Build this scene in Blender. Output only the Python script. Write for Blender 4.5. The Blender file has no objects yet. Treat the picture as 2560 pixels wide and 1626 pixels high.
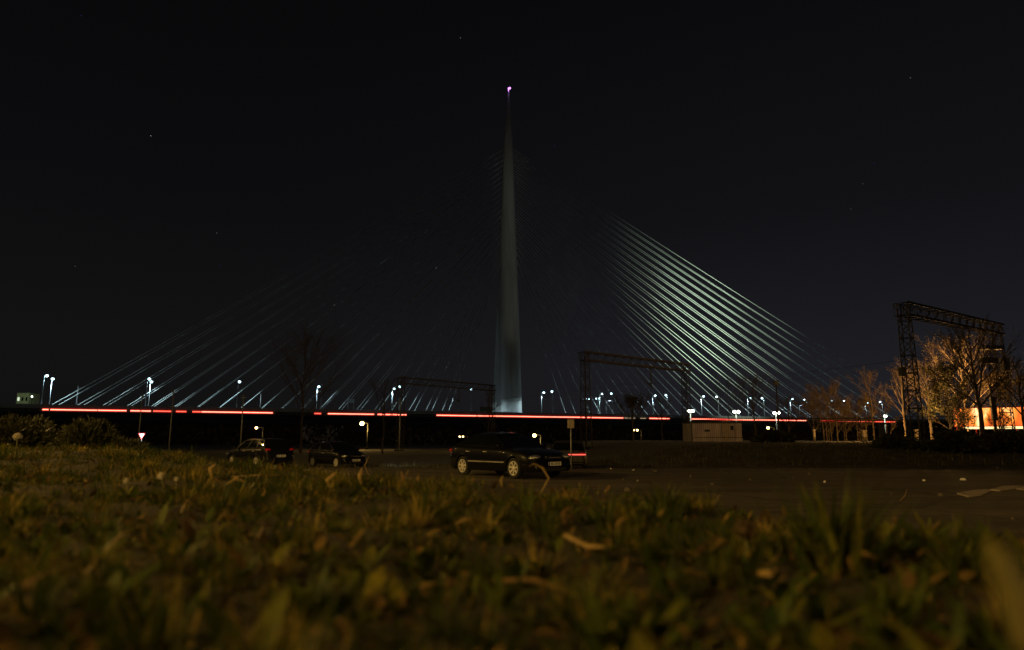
import bpy, math, random
import numpy as np
from mathutils import Vector, Matrix, noise as mnoise
from math import sin, cos, tan, pi, sqrt, atan, radians

# ------------------------------------------------------------------ camera, sky, exposure
scn = bpy.context.scene
COL = scn.collection
CAMZ = 1.2                      # lens height above the car park; it stands on a grassy bank
FPX = 1707.0                    # focal length in photo pixels (2560 wide)
PITCH = atan(285.0 / FPX)
cd = bpy.data.cameras.new('camera')
cam = bpy.data.objects.new('camera', cd)
COL.objects.link(cam)
cam.location = (0, 0, CAMZ)
cam.rotation_euler = (pi / 2 + PITCH, 0, 0)
cd.sensor_width = 36.0
cd.lens = 36.0 * FPX / 2560.0
cd.clip_start = 0.02
cd.clip_end = 6000
cd.dof.use_dof = True
cd.dof.focus_distance = 32.0
cd.dof.aperture_fstop = 1.5
scn.camera = cam
scn.view_settings.view_transform = 'Standard'
scn.view_settings.look = 'None'
scn.view_settings.exposure = 0
scn.view_settings.gamma = 1
scn.view_settings.use_curve_mapping = False
scn.cycles.use_denoising = True
scn.cycles.max_bounces = 6
scn.cycles.sample_clamp_indirect = 3.0

CP, SP = cos(PITCH), sin(PITCH)


def at(px, py, Y):
    """World point seen at photo pixel (px, py) at forward distance Y."""
    a, b = (px - 1280) / FPX, (813 - py) / FPX
    dy = CP - b * SP
    dz = SP + b * CP
    k = Y / dy
    return Vector((a * k, Y, CAMZ + dz * k))


def raydir(px, py):
    return at(px, py, 1.0) - cam.location


# night sky: city glow near the horizon, stronger to the right, and a few stars
wd = bpy.data.worlds.new('World')
scn.world = wd
wd.use_nodes = True
nt = wd.node_tree
nt.nodes.clear()


def wn(t, **kw):
    n = nt.nodes.new(t)
    for k, v in kw.items():
        setattr(n, k, v)
    return n


w_out = wn('ShaderNodeOutputWorld')
w_bg = wn('ShaderNodeBackground')
w_tc = wn('ShaderNodeTexCoord')
w_sep = wn('ShaderNodeSeparateXYZ')
nt.links.new(w_tc.outputs['Generated'], w_sep.inputs[0])
w_el = wn('ShaderNodeValToRGB')
cr = w_el.color_ramp
cr.elements[0].position = 0.0
cr.elements[0].color = (.0062, .0058, .0058, 1)
cr.elements[1].position = 0.62
cr.elements[1].color = (.0022, .0022, .0025, 1)
e = cr.elements.new(0.12); e.color = (.0068, .0066, .0068, 1)
e = cr.elements.new(0.30); e.color = (.0042, .0042, .0048, 1)
nt.links.new(w_sep.outputs['Z'], w_el.inputs[0])
w_el2 = wn('ShaderNodeValToRGB')
cr = w_el2.color_ramp
cr.elements[0].position = 0.0
cr.elements[0].color = (.0140, .0140, .0175, 1)
cr.elements[1].position = 0.62
cr.elements[1].color = (.0028, .0028, .0032, 1)
e = cr.elements.new(0.10); e.color = (.0128, .0130, .0165, 1)
e = cr.elements.new(0.30); e.color = (.0062, .0063, .0078, 1)
nt.links.new(w_sep.outputs['Z'], w_el2.inputs[0])
w_az = wn('ShaderNodeMapRange')
w_az.inputs[1].default_value = -0.45
w_az.inputs[2].default_value = 0.42
w_az.interpolation_type = 'SMOOTHSTEP'
nt.links.new(w_sep.outputs['X'], w_az.inputs[0])
w_mix = wn('ShaderNodeMix', data_type='RGBA')
nt.links.new(w_az.outputs[0], w_mix.inputs[0])
nt.links.new(w_el.outputs[0], w_mix.inputs[6])
nt.links.new(w_el2.outputs[0], w_mix.inputs[7])
last = w_mix.outputs[2]
w_nrm = wn('ShaderNodeVectorMath', operation='NORMALIZE')
nt.links.new(w_tc.outputs['Generated'], w_nrm.inputs[0])
for (sx, sy, br, col) in [(377, 340, .55, (1, 1, .95)), (1090, 670, .5, (1, 1, .9)), (542, 583, .18, (.9, 1, 1)),
                          (1151, 95, .3, (1, .9, .9)), (188, 666, .14, (1, .9, 1)), (836, 763, .4, (1, 1, .9)),
                          (2276, 195, .2, (1, 1, 1)), (2157, 460, .14, (1, 1, 1)), (2127, 523, .12, (1, 1, 1)),
                          (1386, 366, .22, (.25, .2, 1)), (1208, 394, .2, (.2, .2, 1)), (552, 664, .15, (.2, .2, 1)),
                          (1588, 855, .3, (.35, .1, 1)), (2185, 408, .15, (.2, .2, 1)), (203, 39, .15, (.2, .2, 1)),
                          (1451, 836, .12, (1, 1, 1)), (2488, 782, .16, (.2, .2, 1))]:
    d = raydir(sx, sy).normalized()
    dt = wn('ShaderNodeVectorMath', operation='DOT_PRODUCT')
    dt.inputs[1].default_value = d
    nt.links.new(w_nrm.outputs[0], dt.inputs[0])
    gt = wn('ShaderNodeMath', operation='GREATER_THAN')
    gt.inputs[1].default_value = 1 - 2.1e-7
    # angular distance from the cross product is steadier than the dot product
    cx = wn('ShaderNodeVectorMath', operation='DISTANCE')
    cx.inputs[1].default_value = d
    nt.links.new(w_nrm.outputs[0], cx.inputs[0])
    lt = wn('ShaderNodeMath', operation='LESS_THAN')
    lt.inputs[1].default_value = 0.0006
    nt.links.new(cx.outputs['Value'], lt.inputs[0])
    nt.nodes.remove(dt); nt.nodes.remove(gt)
    mx = wn('ShaderNodeMix', data_type='RGBA')
    br *= .42
    mx.inputs[7].default_value = (col[0] * br, col[1] * br, col[2] * br, 1)
    nt.links.new(lt.outputs[0], mx.inputs[0])
    nt.links.new(last, mx.inputs[6])
    last = mx.outputs[2]
nt.links.new(last, w_bg.inputs[0])
w_bg.inputs[1].default_value = .92
nt.links.new(w_bg.outputs[0], w_out.inputs[0])


def light(name, kind, loc, energy, color, radius=.12, target=None, cone=60, blend=.6):
    l = bpy.data.lights.new(name, kind)
    l.energy = energy
    l.color = color
    l.shadow_soft_size = radius
    o = bpy.data.objects.new(name, l)
    COL.objects.link(o)
    o.location = loc
    if kind == 'SPOT':
        l.spot_size = radians(cone)
        l.spot_blend = blend
    if target is not None:
        o.rotation_euler = (Vector(target) - Vector(loc)).to_track_quat('-Z', 'Y').to_euler()
    return o


SODIUM = (1.0, .60, .15)
WHITE = (.62, .88, 1.0)
# sodium street lamps of the road behind and beside the photographer, just outside the frame
light('sodium_light', 'POINT', (-13.0, -7.0, 8.0), 9000, SODIUM, .10)
light('sodium_light', 'POINT', (-19.5, 18.0, 8.5), 5200, SODIUM, .10)
light('sodium_light', 'POINT', (20.0, -8.0, 8.5), 3600, SODIUM, .10)
light('sodium_light', 'POINT', (-33.5, 42.4, 8.5), 1500, SODIUM, .16)
light('sodium_light', 'POINT', (-27.0, 28.2, 8.5), 500, SODIUM, .07)


# ------------------------------------------------------------------ materials
def mat(name, col, rough=.6, metal=0.0, var=0.0, scale=8.0, bump=0.0, bscale=40.0, spec=.5, coat=0.0, col2=None, stretch=None):
    m = bpy.data.materials.new(name)
    m.use_nodes = True
    t = m.node_tree
    b = t.nodes['Principled BSDF']
    b.inputs['Roughness'].default_value = rough
    b.inputs['Metallic'].default_value = metal
    b.inputs['Specular IOR Level'].default_value = spec
    b.inputs['Coat Weight'].default_value = coat
    b.inputs['Coat Roughness'].default_value = .03
    b.inputs['Base Color'].default_value = (*col, 1)
    tc = t.nodes.new('ShaderNodeTexCoord')
    src = tc.outputs['Object']
    if stretch:
        mp = t.nodes.new('ShaderNodeMapping')
        mp.inputs['Scale'].default_value = stretch
        t.links.new(src, mp.inputs[0])
        src = mp.outputs[0]
    if var > 0 or col2:
        nz = t.nodes.new('ShaderNodeTexNoise')
        nz.inputs['Scale'].default_value = scale
        nz.inputs['Detail'].default_value = 6
        nz.inputs['Roughness'].default_value = .65
        t.links.new(src, nz.inputs['Vector'])
        r = t.nodes.new('ShaderNodeValToRGB')
        r.color_ramp.elements[0].position = .35
        r.color_ramp.elements[1].position = .68
        c2 = col2 or tuple(min(1, c * (1 + var)) for c in col)
        c1 = col if col2 else tuple(c * (1 - var) for c in col)
        r.color_ramp.elements[0].color = (*c1, 1)
        r.color_ramp.elements[1].color = (*c2, 1)
        t.links.new(nz.outputs[0], r.inputs[0])
        t.links.new(r.outputs[0], b.inputs['Base Color'])
    if bump > 0:
        nb = t.nodes.new('ShaderNodeTexNoise')
        nb.inputs['Scale'].default_value = bscale
        nb.inputs['Detail'].default_value = 5
        t.links.new(src, nb.inputs['Vector'])
        bp = t.nodes.new('ShaderNodeBump')
        bp.inputs['Strength'].default_value = bump
        bp.inputs['Distance'].default_value = .02
        t.links.new(nb.outputs[0], bp.inputs['Height'])
        t.links.new(bp.outputs[0], b.inputs['Normal'])
    return m


def emit(name, col, strength, sampling='NONE'):
    m = bpy.data.materials.new(name)
    m.use_nodes = True
    b = m.node_tree.nodes['Principled BSDF']
    b.inputs['Base Color'].default_value = (*[min(.8, c) for c in col], 1)
    b.inputs['Emission Color'].default_value = (*col, 1)
    b.inputs['Emission Strength'].default_value = strength
    m.cycles.emission_sampling = sampling
    return m


def tint_mat(name, stops, rough=.55, trans=.25, spec=.35):
    """Leaf material: hue from a per-leaf 'tint' attribute, a little light passing through."""
    m = bpy.data.materials.new(name)
    m.use_nodes = True
    t = m.node_tree
    b = t.nodes['Principled BSDF']
    b.inputs['Roughness'].default_value = rough
    b.inputs['Specular IOR Level'].default_value = spec
    a = t.nodes.new('ShaderNodeAttribute')
    a.attribute_name = 'tint'
    r = t.nodes.new('ShaderNodeValToRGB')
    els = r.color_ramp.elements
    els[0].position, els[0].color = stops[0][0], (*stops[0][1], 1)
    els[1].position, els[1].color = stops[-1][0], (*stops[-1][1], 1)
    for p, c in stops[1:-1]:
        q = els.new(p); q.color = (*c, 1)
    t.links.new(a.outputs['Fac'], r.inputs[0])
    tc = t.nodes.new('ShaderNodeTexCoord')
    nz = t.nodes.new('ShaderNodeTexNoise')
    nz.inputs['Scale'].default_value = 60
    nz.inputs['Detail'].default_value = 4
    t.links.new(tc.outputs['Object'], nz.inputs['Vector'])
    mr = t.nodes.new('ShaderNodeMapRange')
    mr.inputs[1].default_value = .3; mr.inputs[2].default_value = .7
    mr.inputs[3].default_value = .6; mr.inputs[4].default_value = 1.25
    t.links.new(nz.outputs[0], mr.inputs[0])
    mu = t.nodes.new('ShaderNodeMix'); mu.data_type = 'RGBA'; mu.blend_type = 'MULTIPLY'
    mu.inputs[0].default_value = 1
    t.links.new(r.outputs[0], mu.inputs[6]); t.links.new(mr.outputs[0], mu.inputs[7])
    t.links.new(mu.outputs[2], b.inputs['Base Color'])
    tr = t.nodes.new('ShaderNodeBsdfTranslucent')
    t.links.new(mu.outputs[2], tr.inputs[0])
    ms = t.nodes.new('ShaderNodeMixShader')
    ms.inputs[0].default_value = trans
    t.links.new(b.outputs[0], ms.inputs[1]); t.links.new(tr.outputs[0], ms.inputs[2])
    t.links.new(ms.outputs[0], t.nodes['Material Output'].inputs[0])
    return m


M = {}
M['soil'] = mat('soil', (.010, .007, .0045), .95, var=.5, scale=9, bump=.9, bscale=70, col2=(.040, .026, .014))
M['ground'] = mat('ground', (.060, .055, .040), .95, var=.5, scale=1.2, bump=.5, bscale=9)
M['asphalt'] = mat('asphalt', (.026, .021, .018), .9, scale=.75, col2=(.105, .082, .064), bump=.9, bscale=22, stretch=(.30, 1.0, 1))
_t = M['asphalt'].node_tree
_b = _t.nodes['Principled BSDF']
_old = _b.inputs['Base Color'].links[0].from_socket
_tc = _t.nodes.new('ShaderNodeTexCoord')
_n1 = _t.nodes.new('ShaderNodeTexNoise'); _n1.inputs['Scale'].default_value = 3.2; _n1.inputs['Detail'].default_value = 8; _n1.inputs['Roughness'].default_value = .75
_vo = _t.nodes.new('ShaderNodeTexVoronoi'); _vo.feature = 'DISTANCE_TO_EDGE'; _vo.inputs['Scale'].default_value = .33
_nw = _t.nodes.new('ShaderNodeTexNoise'); _nw.inputs['Scale'].default_value = 1.1; _nw.inputs['Detail'].default_value = 6
_vm = _t.nodes.new('ShaderNodeMix'); _vm.data_type = 'RGBA'; _vm.inputs[0].default_value = .35
_t.links.new(_tc.outputs['Object'], _nw.inputs['Vector'])
_t.links.new(_tc.outputs['Object'], _vm.inputs[6]); _t.links.new(_nw.outputs['Color'], _vm.inputs[7])
_t.links.new(_vm.outputs[2], _vo.inputs['Vector'])
_t.links.new(_tc.outputs['Object'], _n1.inputs['Vector'])
_r1 = _t.nodes.new('ShaderNodeMapRange'); _r1.inputs[1].default_value = .3; _r1.inputs[2].default_value = .7; _r1.inputs[3].default_value = .55; _r1.inputs[4].default_value = 1.5
_t.links.new(_n1.outputs[0], _r1.inputs[0])
_r2 = _t.nodes.new('ShaderNodeMapRange'); _r2.inputs[1].default_value = .0; _r2.inputs[2].default_value = .02; _r2.inputs[3].default_value = .35; _r2.inputs[4].default_value = 1.0
_t.links.new(_vo.outputs['Distance'], _r2.inputs[0])
_mm = _t.nodes.new('ShaderNodeMath'); _mm.operation = 'MULTIPLY'
_t.links.new(_r1.outputs[0], _mm.inputs[0]); _t.links.new(_r2.outputs[0], _mm.inputs[1])
_mc = _t.nodes.new('ShaderNodeMix'); _mc.data_type = 'RGBA'; _mc.blend_type = 'MULTIPLY'; _mc.inputs[0].default_value = 1
_t.links.new(_old, _mc.inputs[6]); _t.links.new(_mm.outputs[0], _mc.inputs[7]); _t.links.new(_mc.outputs[2], _b.inputs['Base Color'])
M['concrete'] = mat('concrete', (.54, .55, .52), .8, var=.16, scale=.5, bump=.15, bscale=3, stretch=(1, 1, .10))
M['deck'] = mat('deck_paint', (.06, .062, .062), .7, var=.15, scale=.2)
M['parapet'] = mat('parapet', (.34, .36, .36), .6, var=.15, scale=.3)
M['cable'] = mat('cable', (.52, .55, .52), .45, var=.06, scale=.1)
M['steel'] = mat('galvanised_steel', (.30, .31, .31), .5, .3, var=.2, scale=2)
M['lattice'] = mat('painted_lattice', (.024, .021, .018), .75, .0, var=.35, scale=1.5)
M['dark_metal'] = mat('dark_metal', (.03, .03, .03), .6, .0, var=.3, scale=5)
M['paint_black'] = mat('black_car_paint', (.004, .004, .005), .30, 0, var=.1, scale=3, coat=1.0, spec=.06)
M['paint_dark'] = mat('dark_car_paint', (.007, .007, .008), .3, 0, var=.1, scale=3, coat=1.0, spec=.06)
M['glass'] = mat('car_glass', (.004, .005, .005), .04, 0, var=.1, scale=2, spec=.8)
M['tyre'] = mat('tyre', (.012, .012, .012), .9, var=.3, scale=20)
M['rim'] = mat('alloy_rim', (.68, .66, .62), .42, .35, var=.08, scale=12)
M['chrome'] = mat('chrome_trim', (.75, .74, .70), .28, .75, var=.05, scale=9)
M['plastic'] = mat('black_plastic', (.012, .012, .012), .55, var=.2, scale=10)
M['lens'] = mat('headlamp_lens', (.85, .87, .88), .22, .9, bump=1.0, bscale=34, coat=1.0)
M['redlens'] = mat('tail_lens', (.35, .012, .014), .15, 0, bump=.6, bscale=30, coat=1.0)
M['plate'] = mat('plate_white', (.82, .82, .82), .5, var=.03, scale=20)
M['plate_blue'] = mat('plate_blue', (.03, .05, .35), .5, var=.05, scale=20)
M['ink'] = mat('plate_ink', (.01, .01, .01), .6, var=.1, scale=20)
M['bark'] = mat('bark', (.16, .115, .075), .9, var=.4, scale=3, bump=.5, bscale=12)
M['bark_dark'] = mat('dark_bark', (.045, .036, .028), .95, var=.4, scale=3, bump=.5, bscale=12)
M['twig'] = mat('twig', (.17, .12, .07), .85, var=.3, scale=1)
M['twig_dark'] = mat('dark_twig', (.045, .036, .026), .9, var=.3, scale=1)
M['birch'] = mat('pale_bark', (.42, .33, .24), .8, var=.35, scale=2, bump=.4, bscale=10)
M['render'] = mat('pale_render', (.24, .20, .20), .9, col2=(.44, .38, .37), scale=1.3, bump=.3, bscale=12, stretch=(1, 1, .35))
M['roof'] = mat('roof_felt', (.05, .045, .045), .9, var=.2, scale=2)
M['window_dark'] = mat('dark_window', (.012, .012, .014), .1, var=.1, scale=3)
M['white_lamp'] = emit('white_lamp', (.58, .88, 1.0), 7)
M['flood_lamp'] = emit('metal_halide_lamp', (.90, 1.0, .78), 9)
M['sodium_lamp'] = emit('sodium_lamp', (1.0, .72, .30), 7)
M['red_core'] = emit('red_trail_core', (1.0, .27, .16), 4.2)
M['red_dim'] = emit('red_trail_dim', (1.0, .26, .14), 1.5)
M['red_edge'] = emit('red_trail_edge', (1.0, .02, .02), 1.15, 'AUTO')
M['amber_core'] = emit('amber_trail_core', (.9, .65, .40), .7)
M['magenta'] = emit('magenta_beacon', (.72, .26, 1.0), 2.4)
M['red_tail'] = emit('tail_trail_glow', (1.0, .10, .07), 1.6)
M['sign_white'] = mat('sign_white', (.85, .85, .85), .4, var=.03, scale=6)
M['sign_red'] = mat('sign_red', (.62, .02, .03), .4, var=.05, scale=6)
M['sign_grey'] = mat('sign_back', (.30, .24, .19), .5, .2, var=.25, scale=5)
M['window_lit'] = emit('lit_window', (.80, .95, .72), .9)
M['glow_wall'] = mat('lit_wall', (.45, .50, .30), .8, var=.2, scale=.2)
M['leaf_bud'] = mat('spring_leaf', (.11, .085, .025), .6, var=.4, scale=.7)
M['conifer'] = mat('conifer_leaf', (.042, .045, .014), .6, var=.5, scale=1.6)
M['bush_dark'] = mat('dark_leaf', (.018, .020, .010), .8, var=.4, scale=1.5)
M['far_leaf'] = mat('far_leaf', (.10, .085, .065), 1.0, var=.3, scale=.3, spec=0)
M['straw'] = mat('straw', (.25, .165, .052), .7, var=.35, scale=30, bump=.4, bscale=90)
M['deadleaf'] = mat('dead_leaf', (.15, .085, .030), .75, var=.45, scale=45, bump=.6, bscale=120)
M['seed'] = mat('seed_fluff', (.55, .50, .40), .9, var=.1, scale=50)
M['wither'] = mat('withered_head', (.06, .035, .02), .9, var=.3, scale=50)
M['olive'] = mat('olive_leaf', (.10, .085, .018), .6, var=.25, scale=30)
M['stem'] = mat('green_stem', (.16, .15, .05), .6, var=.2, scale=40)
M['paper'] = mat('paper', (.75, .72, .70), .8, var=.1, scale=12)
M['stone'] = mat('gravel_stone', (.12, .10, .085), .95, var=.4, scale=3)
M['slab'] = mat('broken_concrete', (.34, .28, .23), .9, var=.25, scale=3, bump=.6, bscale=18)
M['grass'] = tint_mat('grass_blade', [(0, (.015, .032, .003)), (.5, (.054, .076, .009)), (.8, (.16, .145, .022)), (1, (.38, .27, .07))], .6, .35, .2)
M['weed'] = tint_mat('weed_leaf', [(0, (.018, .040, .004)), (.6, (.062, .082, .010)), (1, (.17, .15, .018))], .6, .3, .2)
M['litterleaf'] = tint_mat('dry_leaf', [(0, (.045, .028, .012)), (.55, (.14, .090, .034)), (1, (.27, .175, .055))], .85, .2, .1)
M['verge'] = tint_mat('verge_blade', [(0, (.040, .044, .016)), (1, (.20, .18, .10))], .7, .15)


# ------------------------------------------------------------------ mesh helpers
def tag(o, label=None, cat=None, group=None, kind=None):
    if label: o['label'] = label
    if cat: o['category'] = cat
    if group: o['group'] = group
    if kind: o['kind'] = kind
    return o


def empty(name, loc, label, cat, group=None, rz=0.0):
    o = bpy.data.objects.new(name, None)
    o.empty_display_size = .3
    COL.objects.link(o)
    o.location = loc
    o.rotation_euler = (0, 0, rz)
    return tag(o, label, cat, group)


class MB:
    def __init__(s):
        s.v, s.f, s.mi, s.cur = [], [], [], 0

    def add(s, vs, fs):
        b = len(s.v)
        s.v.extend([tuple(p) for p in vs])
        s.f.extend([tuple(i + b for i in f) for f in fs])
        s.mi.extend([s.cur] * len(fs))
        return s

    def box(s, c, size, rot=None):
        hx, hy, hz = size[0] / 2, size[1] / 2, size[2] / 2
        vs = [Vector((x, y, z)) for x in (-hx, hx) for y in (-hy, hy) for z in (-hz, hz)]
        if rot is not None: vs = [rot @ v for v in vs]
        c = Vector(c)
        return s.add([v + c for v in vs], [(0, 1, 3, 2), (4, 6, 7, 5), (0, 4, 5, 1), (2, 3, 7, 6), (0, 2, 6, 4), (1, 5, 7, 3)])

    def tube(s, pts, rs, n=6, cap=True):
        pts = [Vector(p) for p in pts]
        if not hasattr(rs, '__len__'): rs = [rs] * len(pts)
        base = len(s.v)
        vs, fs = [], []
        for i, p in enumerate(pts):
            d = (pts[min(i + 1, len(pts) - 1)] - pts[max(i - 1, 0)])
            if d.length < 1e-9: d = Vector((0, 0, 1))
            d.normalize()
            a = Vector((0, 0, 1)) if abs(d.z) < .9 else Vector((1, 0, 0))
            u = d.cross(a).normalized(); w = d.cross(u)
            for k in range(n):
                t = 2 * pi * k / n
                vs.append(p + (u * cos(t) + w * sin(t)) * rs[i])
        for i in range(len(pts) - 1):
            for k in range(n):
                a, b = i * n + k, i * n + (k + 1) % n
                fs.append((a, b, b + n, a + n))
        if cap:
            fs.append(tuple(range(n - 1, -1, -1)))
            fs.append(tuple(range((len(pts) - 1) * n, len(pts) * n)))
        return s.add(vs, fs)

    def sphere(s, c, r, nu=12, nv=8, rot=None):
        if not hasattr(r, '__len__'): r = (r, r, r)
        c = Vector(c)
        vs = [Vector((0, 0, -r[2]))]
        for j in range(1, nv):
            ph = -pi / 2 + pi * j / nv
            for i in range(nu):
                th = 2 * pi * i / nu
                vs.append(Vector((cos(ph) * cos(th) * r[0], cos(ph) * sin(th) * r[1], sin(ph) * r[2])))
        vs.append(Vector((0, 0, r[2])))
        if rot is not None: vs = [rot @ v for v in vs]
        fs = []
        for i in range(nu): fs.append((0, 1 + (i + 1) % nu, 1 + i))
        for j in range(nv - 2):
            for i in range(nu):
                a = 1 + j * nu + i; b = 1 + j * nu + (i + 1) % nu
                fs.append((a, b, b + nu, a + nu))
        t = len(vs) - 1; o = 1 + (nv - 2) * nu
        for i in range(nu): fs.append((o + i, o + (i + 1) % nu, t))
        return s.add([v + c for v in vs], fs)

    def rings(s, rings, cap=True, closed=True):
        n = len(rings[0])
        vs = [p for r in rings for p in r]
        fs = []
        for i in range(len(rings) - 1):
            for k in range(n if closed else n - 1):
                a, b = i * n + k, i * n + (k + 1) % n
                fs.append((a, b, b + n, a + n))
        if cap:
            fs.append(tuple(range(n - 1, -1, -1)))
            fs.append(tuple(range((len(rings) - 1) * n, len(rings) * n)))
        return s.add(vs, fs)

    def prism(s, poly, d):
        """Closed polygon (3-D points) extruded by vector d."""
        n = len(poly); d = Vector(d)
        vs = [Vector(p) for p in poly] + [Vector(p) + d for p in poly]
        fs = [tuple(range(n)), tuple(range(2 * n - 1, n - 1, -1))]
        for i in range(n): fs.append((i, (i + 1) % n, n + (i + 1) % n, n + i))
        return s.add(vs, fs)

    def build(s, name, mats, parent=None, world=False, smooth=False, bevel=0):
        if not isinstance(mats, (list, tuple)): mats = [mats]
        me = bpy.data.meshes.new(name)
        vs = s.v
        if world and parent is not None:
            l = parent.location
            vs = [(v[0] - l.x, v[1] - l.y, v[2] - l.z) for v in vs]
        me.from_pydata(vs, [], s.f)
        for m in mats: me.materials.append(m)
        if len(mats) > 1: me.polygons.foreach_set('material_index', s.mi)
        if smooth: me.polygons.foreach_set('use_smooth', [True] * len(me.polygons))
        me.update()
        o = bpy.data.objects.new(name, me)
        COL.objects.link(o)
        if parent is not None: o.parent = parent
        if bevel:
            bm = o.modifiers.new('bevel', 'BEVEL'); bm.width = bevel; bm.segments = 3; bm.limit_method = 'ANGLE'
        return o


def np_obj(name, verts, quads, material, tint=None, smooth=True):
    me = bpy.data.meshes.new(name)
    n, q = len(verts), len(quads)
    me.vertices.add(n); me.vertices.foreach_set('co', np.ascontiguousarray(verts, dtype=np.float32).ravel())
    me.loops.add(q * 4); me.loops.foreach_set('vertex_index', np.ascontiguousarray(quads, dtype=np.int32).ravel())
    me.polygons.add(q)
    me.polygons.foreach_set('loop_start', np.arange(0, q * 4, 4, dtype=np.int32))
    try: me.polygons.foreach_set('loop_total', np.full(q, 4, dtype=np.int32))
    except Exception: pass
    me.update(calc_edges=True)
    if smooth: me.polygons.foreach_set('use_smooth', np.ones(q, dtype=bool))
    if tint is not None:
        a = me.attributes.new('tint', 'FLOAT', 'POINT')
        a.data.foreach_set('value', np.ascontiguousarray(tint, dtype=np.float32))
    me.materials.append(material)
    me.validate()
    o = bpy.data.objects.new(name, me)
    COL.objects.link(o)
    return o


def ss(t):
    t = max(0.0, min(1.0, t))
    return t * t * (3 - 2 * t)


def sst(t):
    t = np.clip(t, 0, 1)
    return t * t * (3 - 2 * t)


# ------------------------------------------------------------------ terrain
def G(x, y):
    """Height of the car park and of the land behind it."""
    x = np.asarray(x, float); y = np.asarray(y, float)
    z = -.45 * sst((y - 22) / 24)
    z = z + 1.45 * sst((y - 36) / 9) * sst((x - 1.0) / 13) * (1 - sst((y - 130) / 60))
    z = z + .02 * np.sin(x * .7 + .4) * np.sin(y * .53)
    return z


def EDGE(x):
    return np.interp(x, [-9, -7, -2.7, -1.2, 0, .7, 1.2, 1.6, 2.2, 3.6], [12, 10, 7.2, 5.6, 4.5, 3.7, 2.9, 2.3, 1.4, .1])


def nz2(x, y):
    return (np.sin(x * 5.1 + 1.3) * np.sin(y * 4.3 + .5) + .6 * np.sin(x * 11.3 + y * 3.1) * np.sin(y * 9.7 - x * 2.2)
            + .4 * np.sin(x * 23 + 2 * np.sin(y * 7)) * np.sin(y * 19 + 1.7))


def BANK(x, y):
    x = np.asarray(x, float); y = np.asarray(y, float)
    z = .89 + .18 * sst((y - 1.5) / 8) * sst((-x) / 6.0) - .03 * sst(x / 2.0) + .024 * nz2(x * .62, y * .62)
    e = np.maximum(0, y - EDGE(x))
    drop = .55 * e * e / (e + .35)
    return z - drop


def grid(name, xs, ys, fz, material, kind='structure'):
    X, Y = np.meshgrid(xs, ys)
    Z = fz(X, Y)
    v = np.stack([X, Y, Z], -1).reshape(-1, 3)
    nx, ny = len(xs), len(ys)
    i = (np.arange(ny - 1)[:, None] * nx + np.arange(nx - 1)[None, :]).ravel()
    q = np.stack([i, i + 1, i + 1 + nx, i + nx], -1)
    o = np_obj(name, v, q, material)
    return tag(o, kind=kind)


def spaced(*segs):
    out = []
    for a, b, n in segs: out.extend(np.linspace(a, b, n, endpoint=False))
    out.append(segs[-1][1])
    return np.array(out)


grid('ground', spaced((-3000, -200, 8), (-200, -30, 18), (-30, 60, 60), (60, 250, 20), (250, 3000, 8)),
     spaced((-200, 0, 6), (0, 20, 14), (20, 60, 50), (60, 200, 30), (200, 4000, 14)), lambda x, y: G(x, y) - .03, M['ground'])
grid('parking_lot', np.linspace(-26, 44, 141), np.linspace(1.0, 38.5, 90), lambda x, y: G(x, y), M['asphalt'])
grid('grass_bank', np.linspace(-12, 5, 171), np.linspace(-5, 15, 201), BANK, M['soil'])


def hit(px, py):
    """Where the photo's ray meets the bank."""
    d = raydir(px, py)
    t = .2
    while t < 14:
        p = cam.location + d * t
        if p.z <= float(BANK(p.x, p.y)): break
        t += .01
    return cam.location + d * t


# ------------------------------------------------------------------ the bridge
BA = .42076                       # heading of the deck
BU = Vector((cos(BA), sin(BA), 0)); BN = Vector((-sin(BA), cos(BA), 0))
D0 = 350.0
HD = CAMZ + 12.44                 # height of the red tail light trail
ROAD = HD + 1.0


def B(s, o, z):
    p = BN * (D0 + o) + BU * s
    return Vector((p.x, p.y, z))


def proj(p):
    d = p - cam.location
    dep = d.y * CP + d.z * SP
    return 1280 + FPX * d.x / dep, 813 - FPX * (-d.y * SP + d.z * CP) / dep


def s_at(px, o, z):
    a, b = -260.0, 900.0
    for _ in range(60):
        m = (a + b) / 2
        if proj(B(m, o, z))[0] > px: b = m
        else: a = m
    return a


S_PYL = s_at(1271, 20, ROAD)
bridge = empty('bridge', B(S_PYL, 20, 0), 'long cable stayed road bridge with one needle pylon across the background', 'bridge')


def sweep(prof, s0, s1, n=2):
    rings = []
    for i in range(n + 1):
        s = s0 + (s1 - s0) * i / n
        rings.append([B(s, o, z) for o, z in prof])
    return MB().rings(rings)


SA, SB = -330, 760
sweep([(0.3, ROAD), (0.3, HD - .9), (3, HD - 1.4), (12, HD - 4.6), (33, HD - 4.6), (42, HD - 1.4), (44.7, HD - .9), (44.7, ROAD)], SA, SB, 40).build('deck', M['deck'], bridge, True)
for o in (0.0, 44.75):
    sweep([(o, ROAD + 1.25), (o, HD + .55), (o + .28, HD + .55), (o + .28, ROAD + 1.25)], SA, SB, 40).build('parapet', M['parapet'], bridge, True)
for s in (-215, 470, 640):
    for o in (15, 30):
        m = MB()
        m.rings([[B(s + a * 2.2, o + b * 1.6, z) for a, b in ((-1, -1), (1, -1), (1, 1), (-1, 1))] for z in (-3, HD - 4.7)])
        m.build('pier', M['concrete'], bridge, True)

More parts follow.
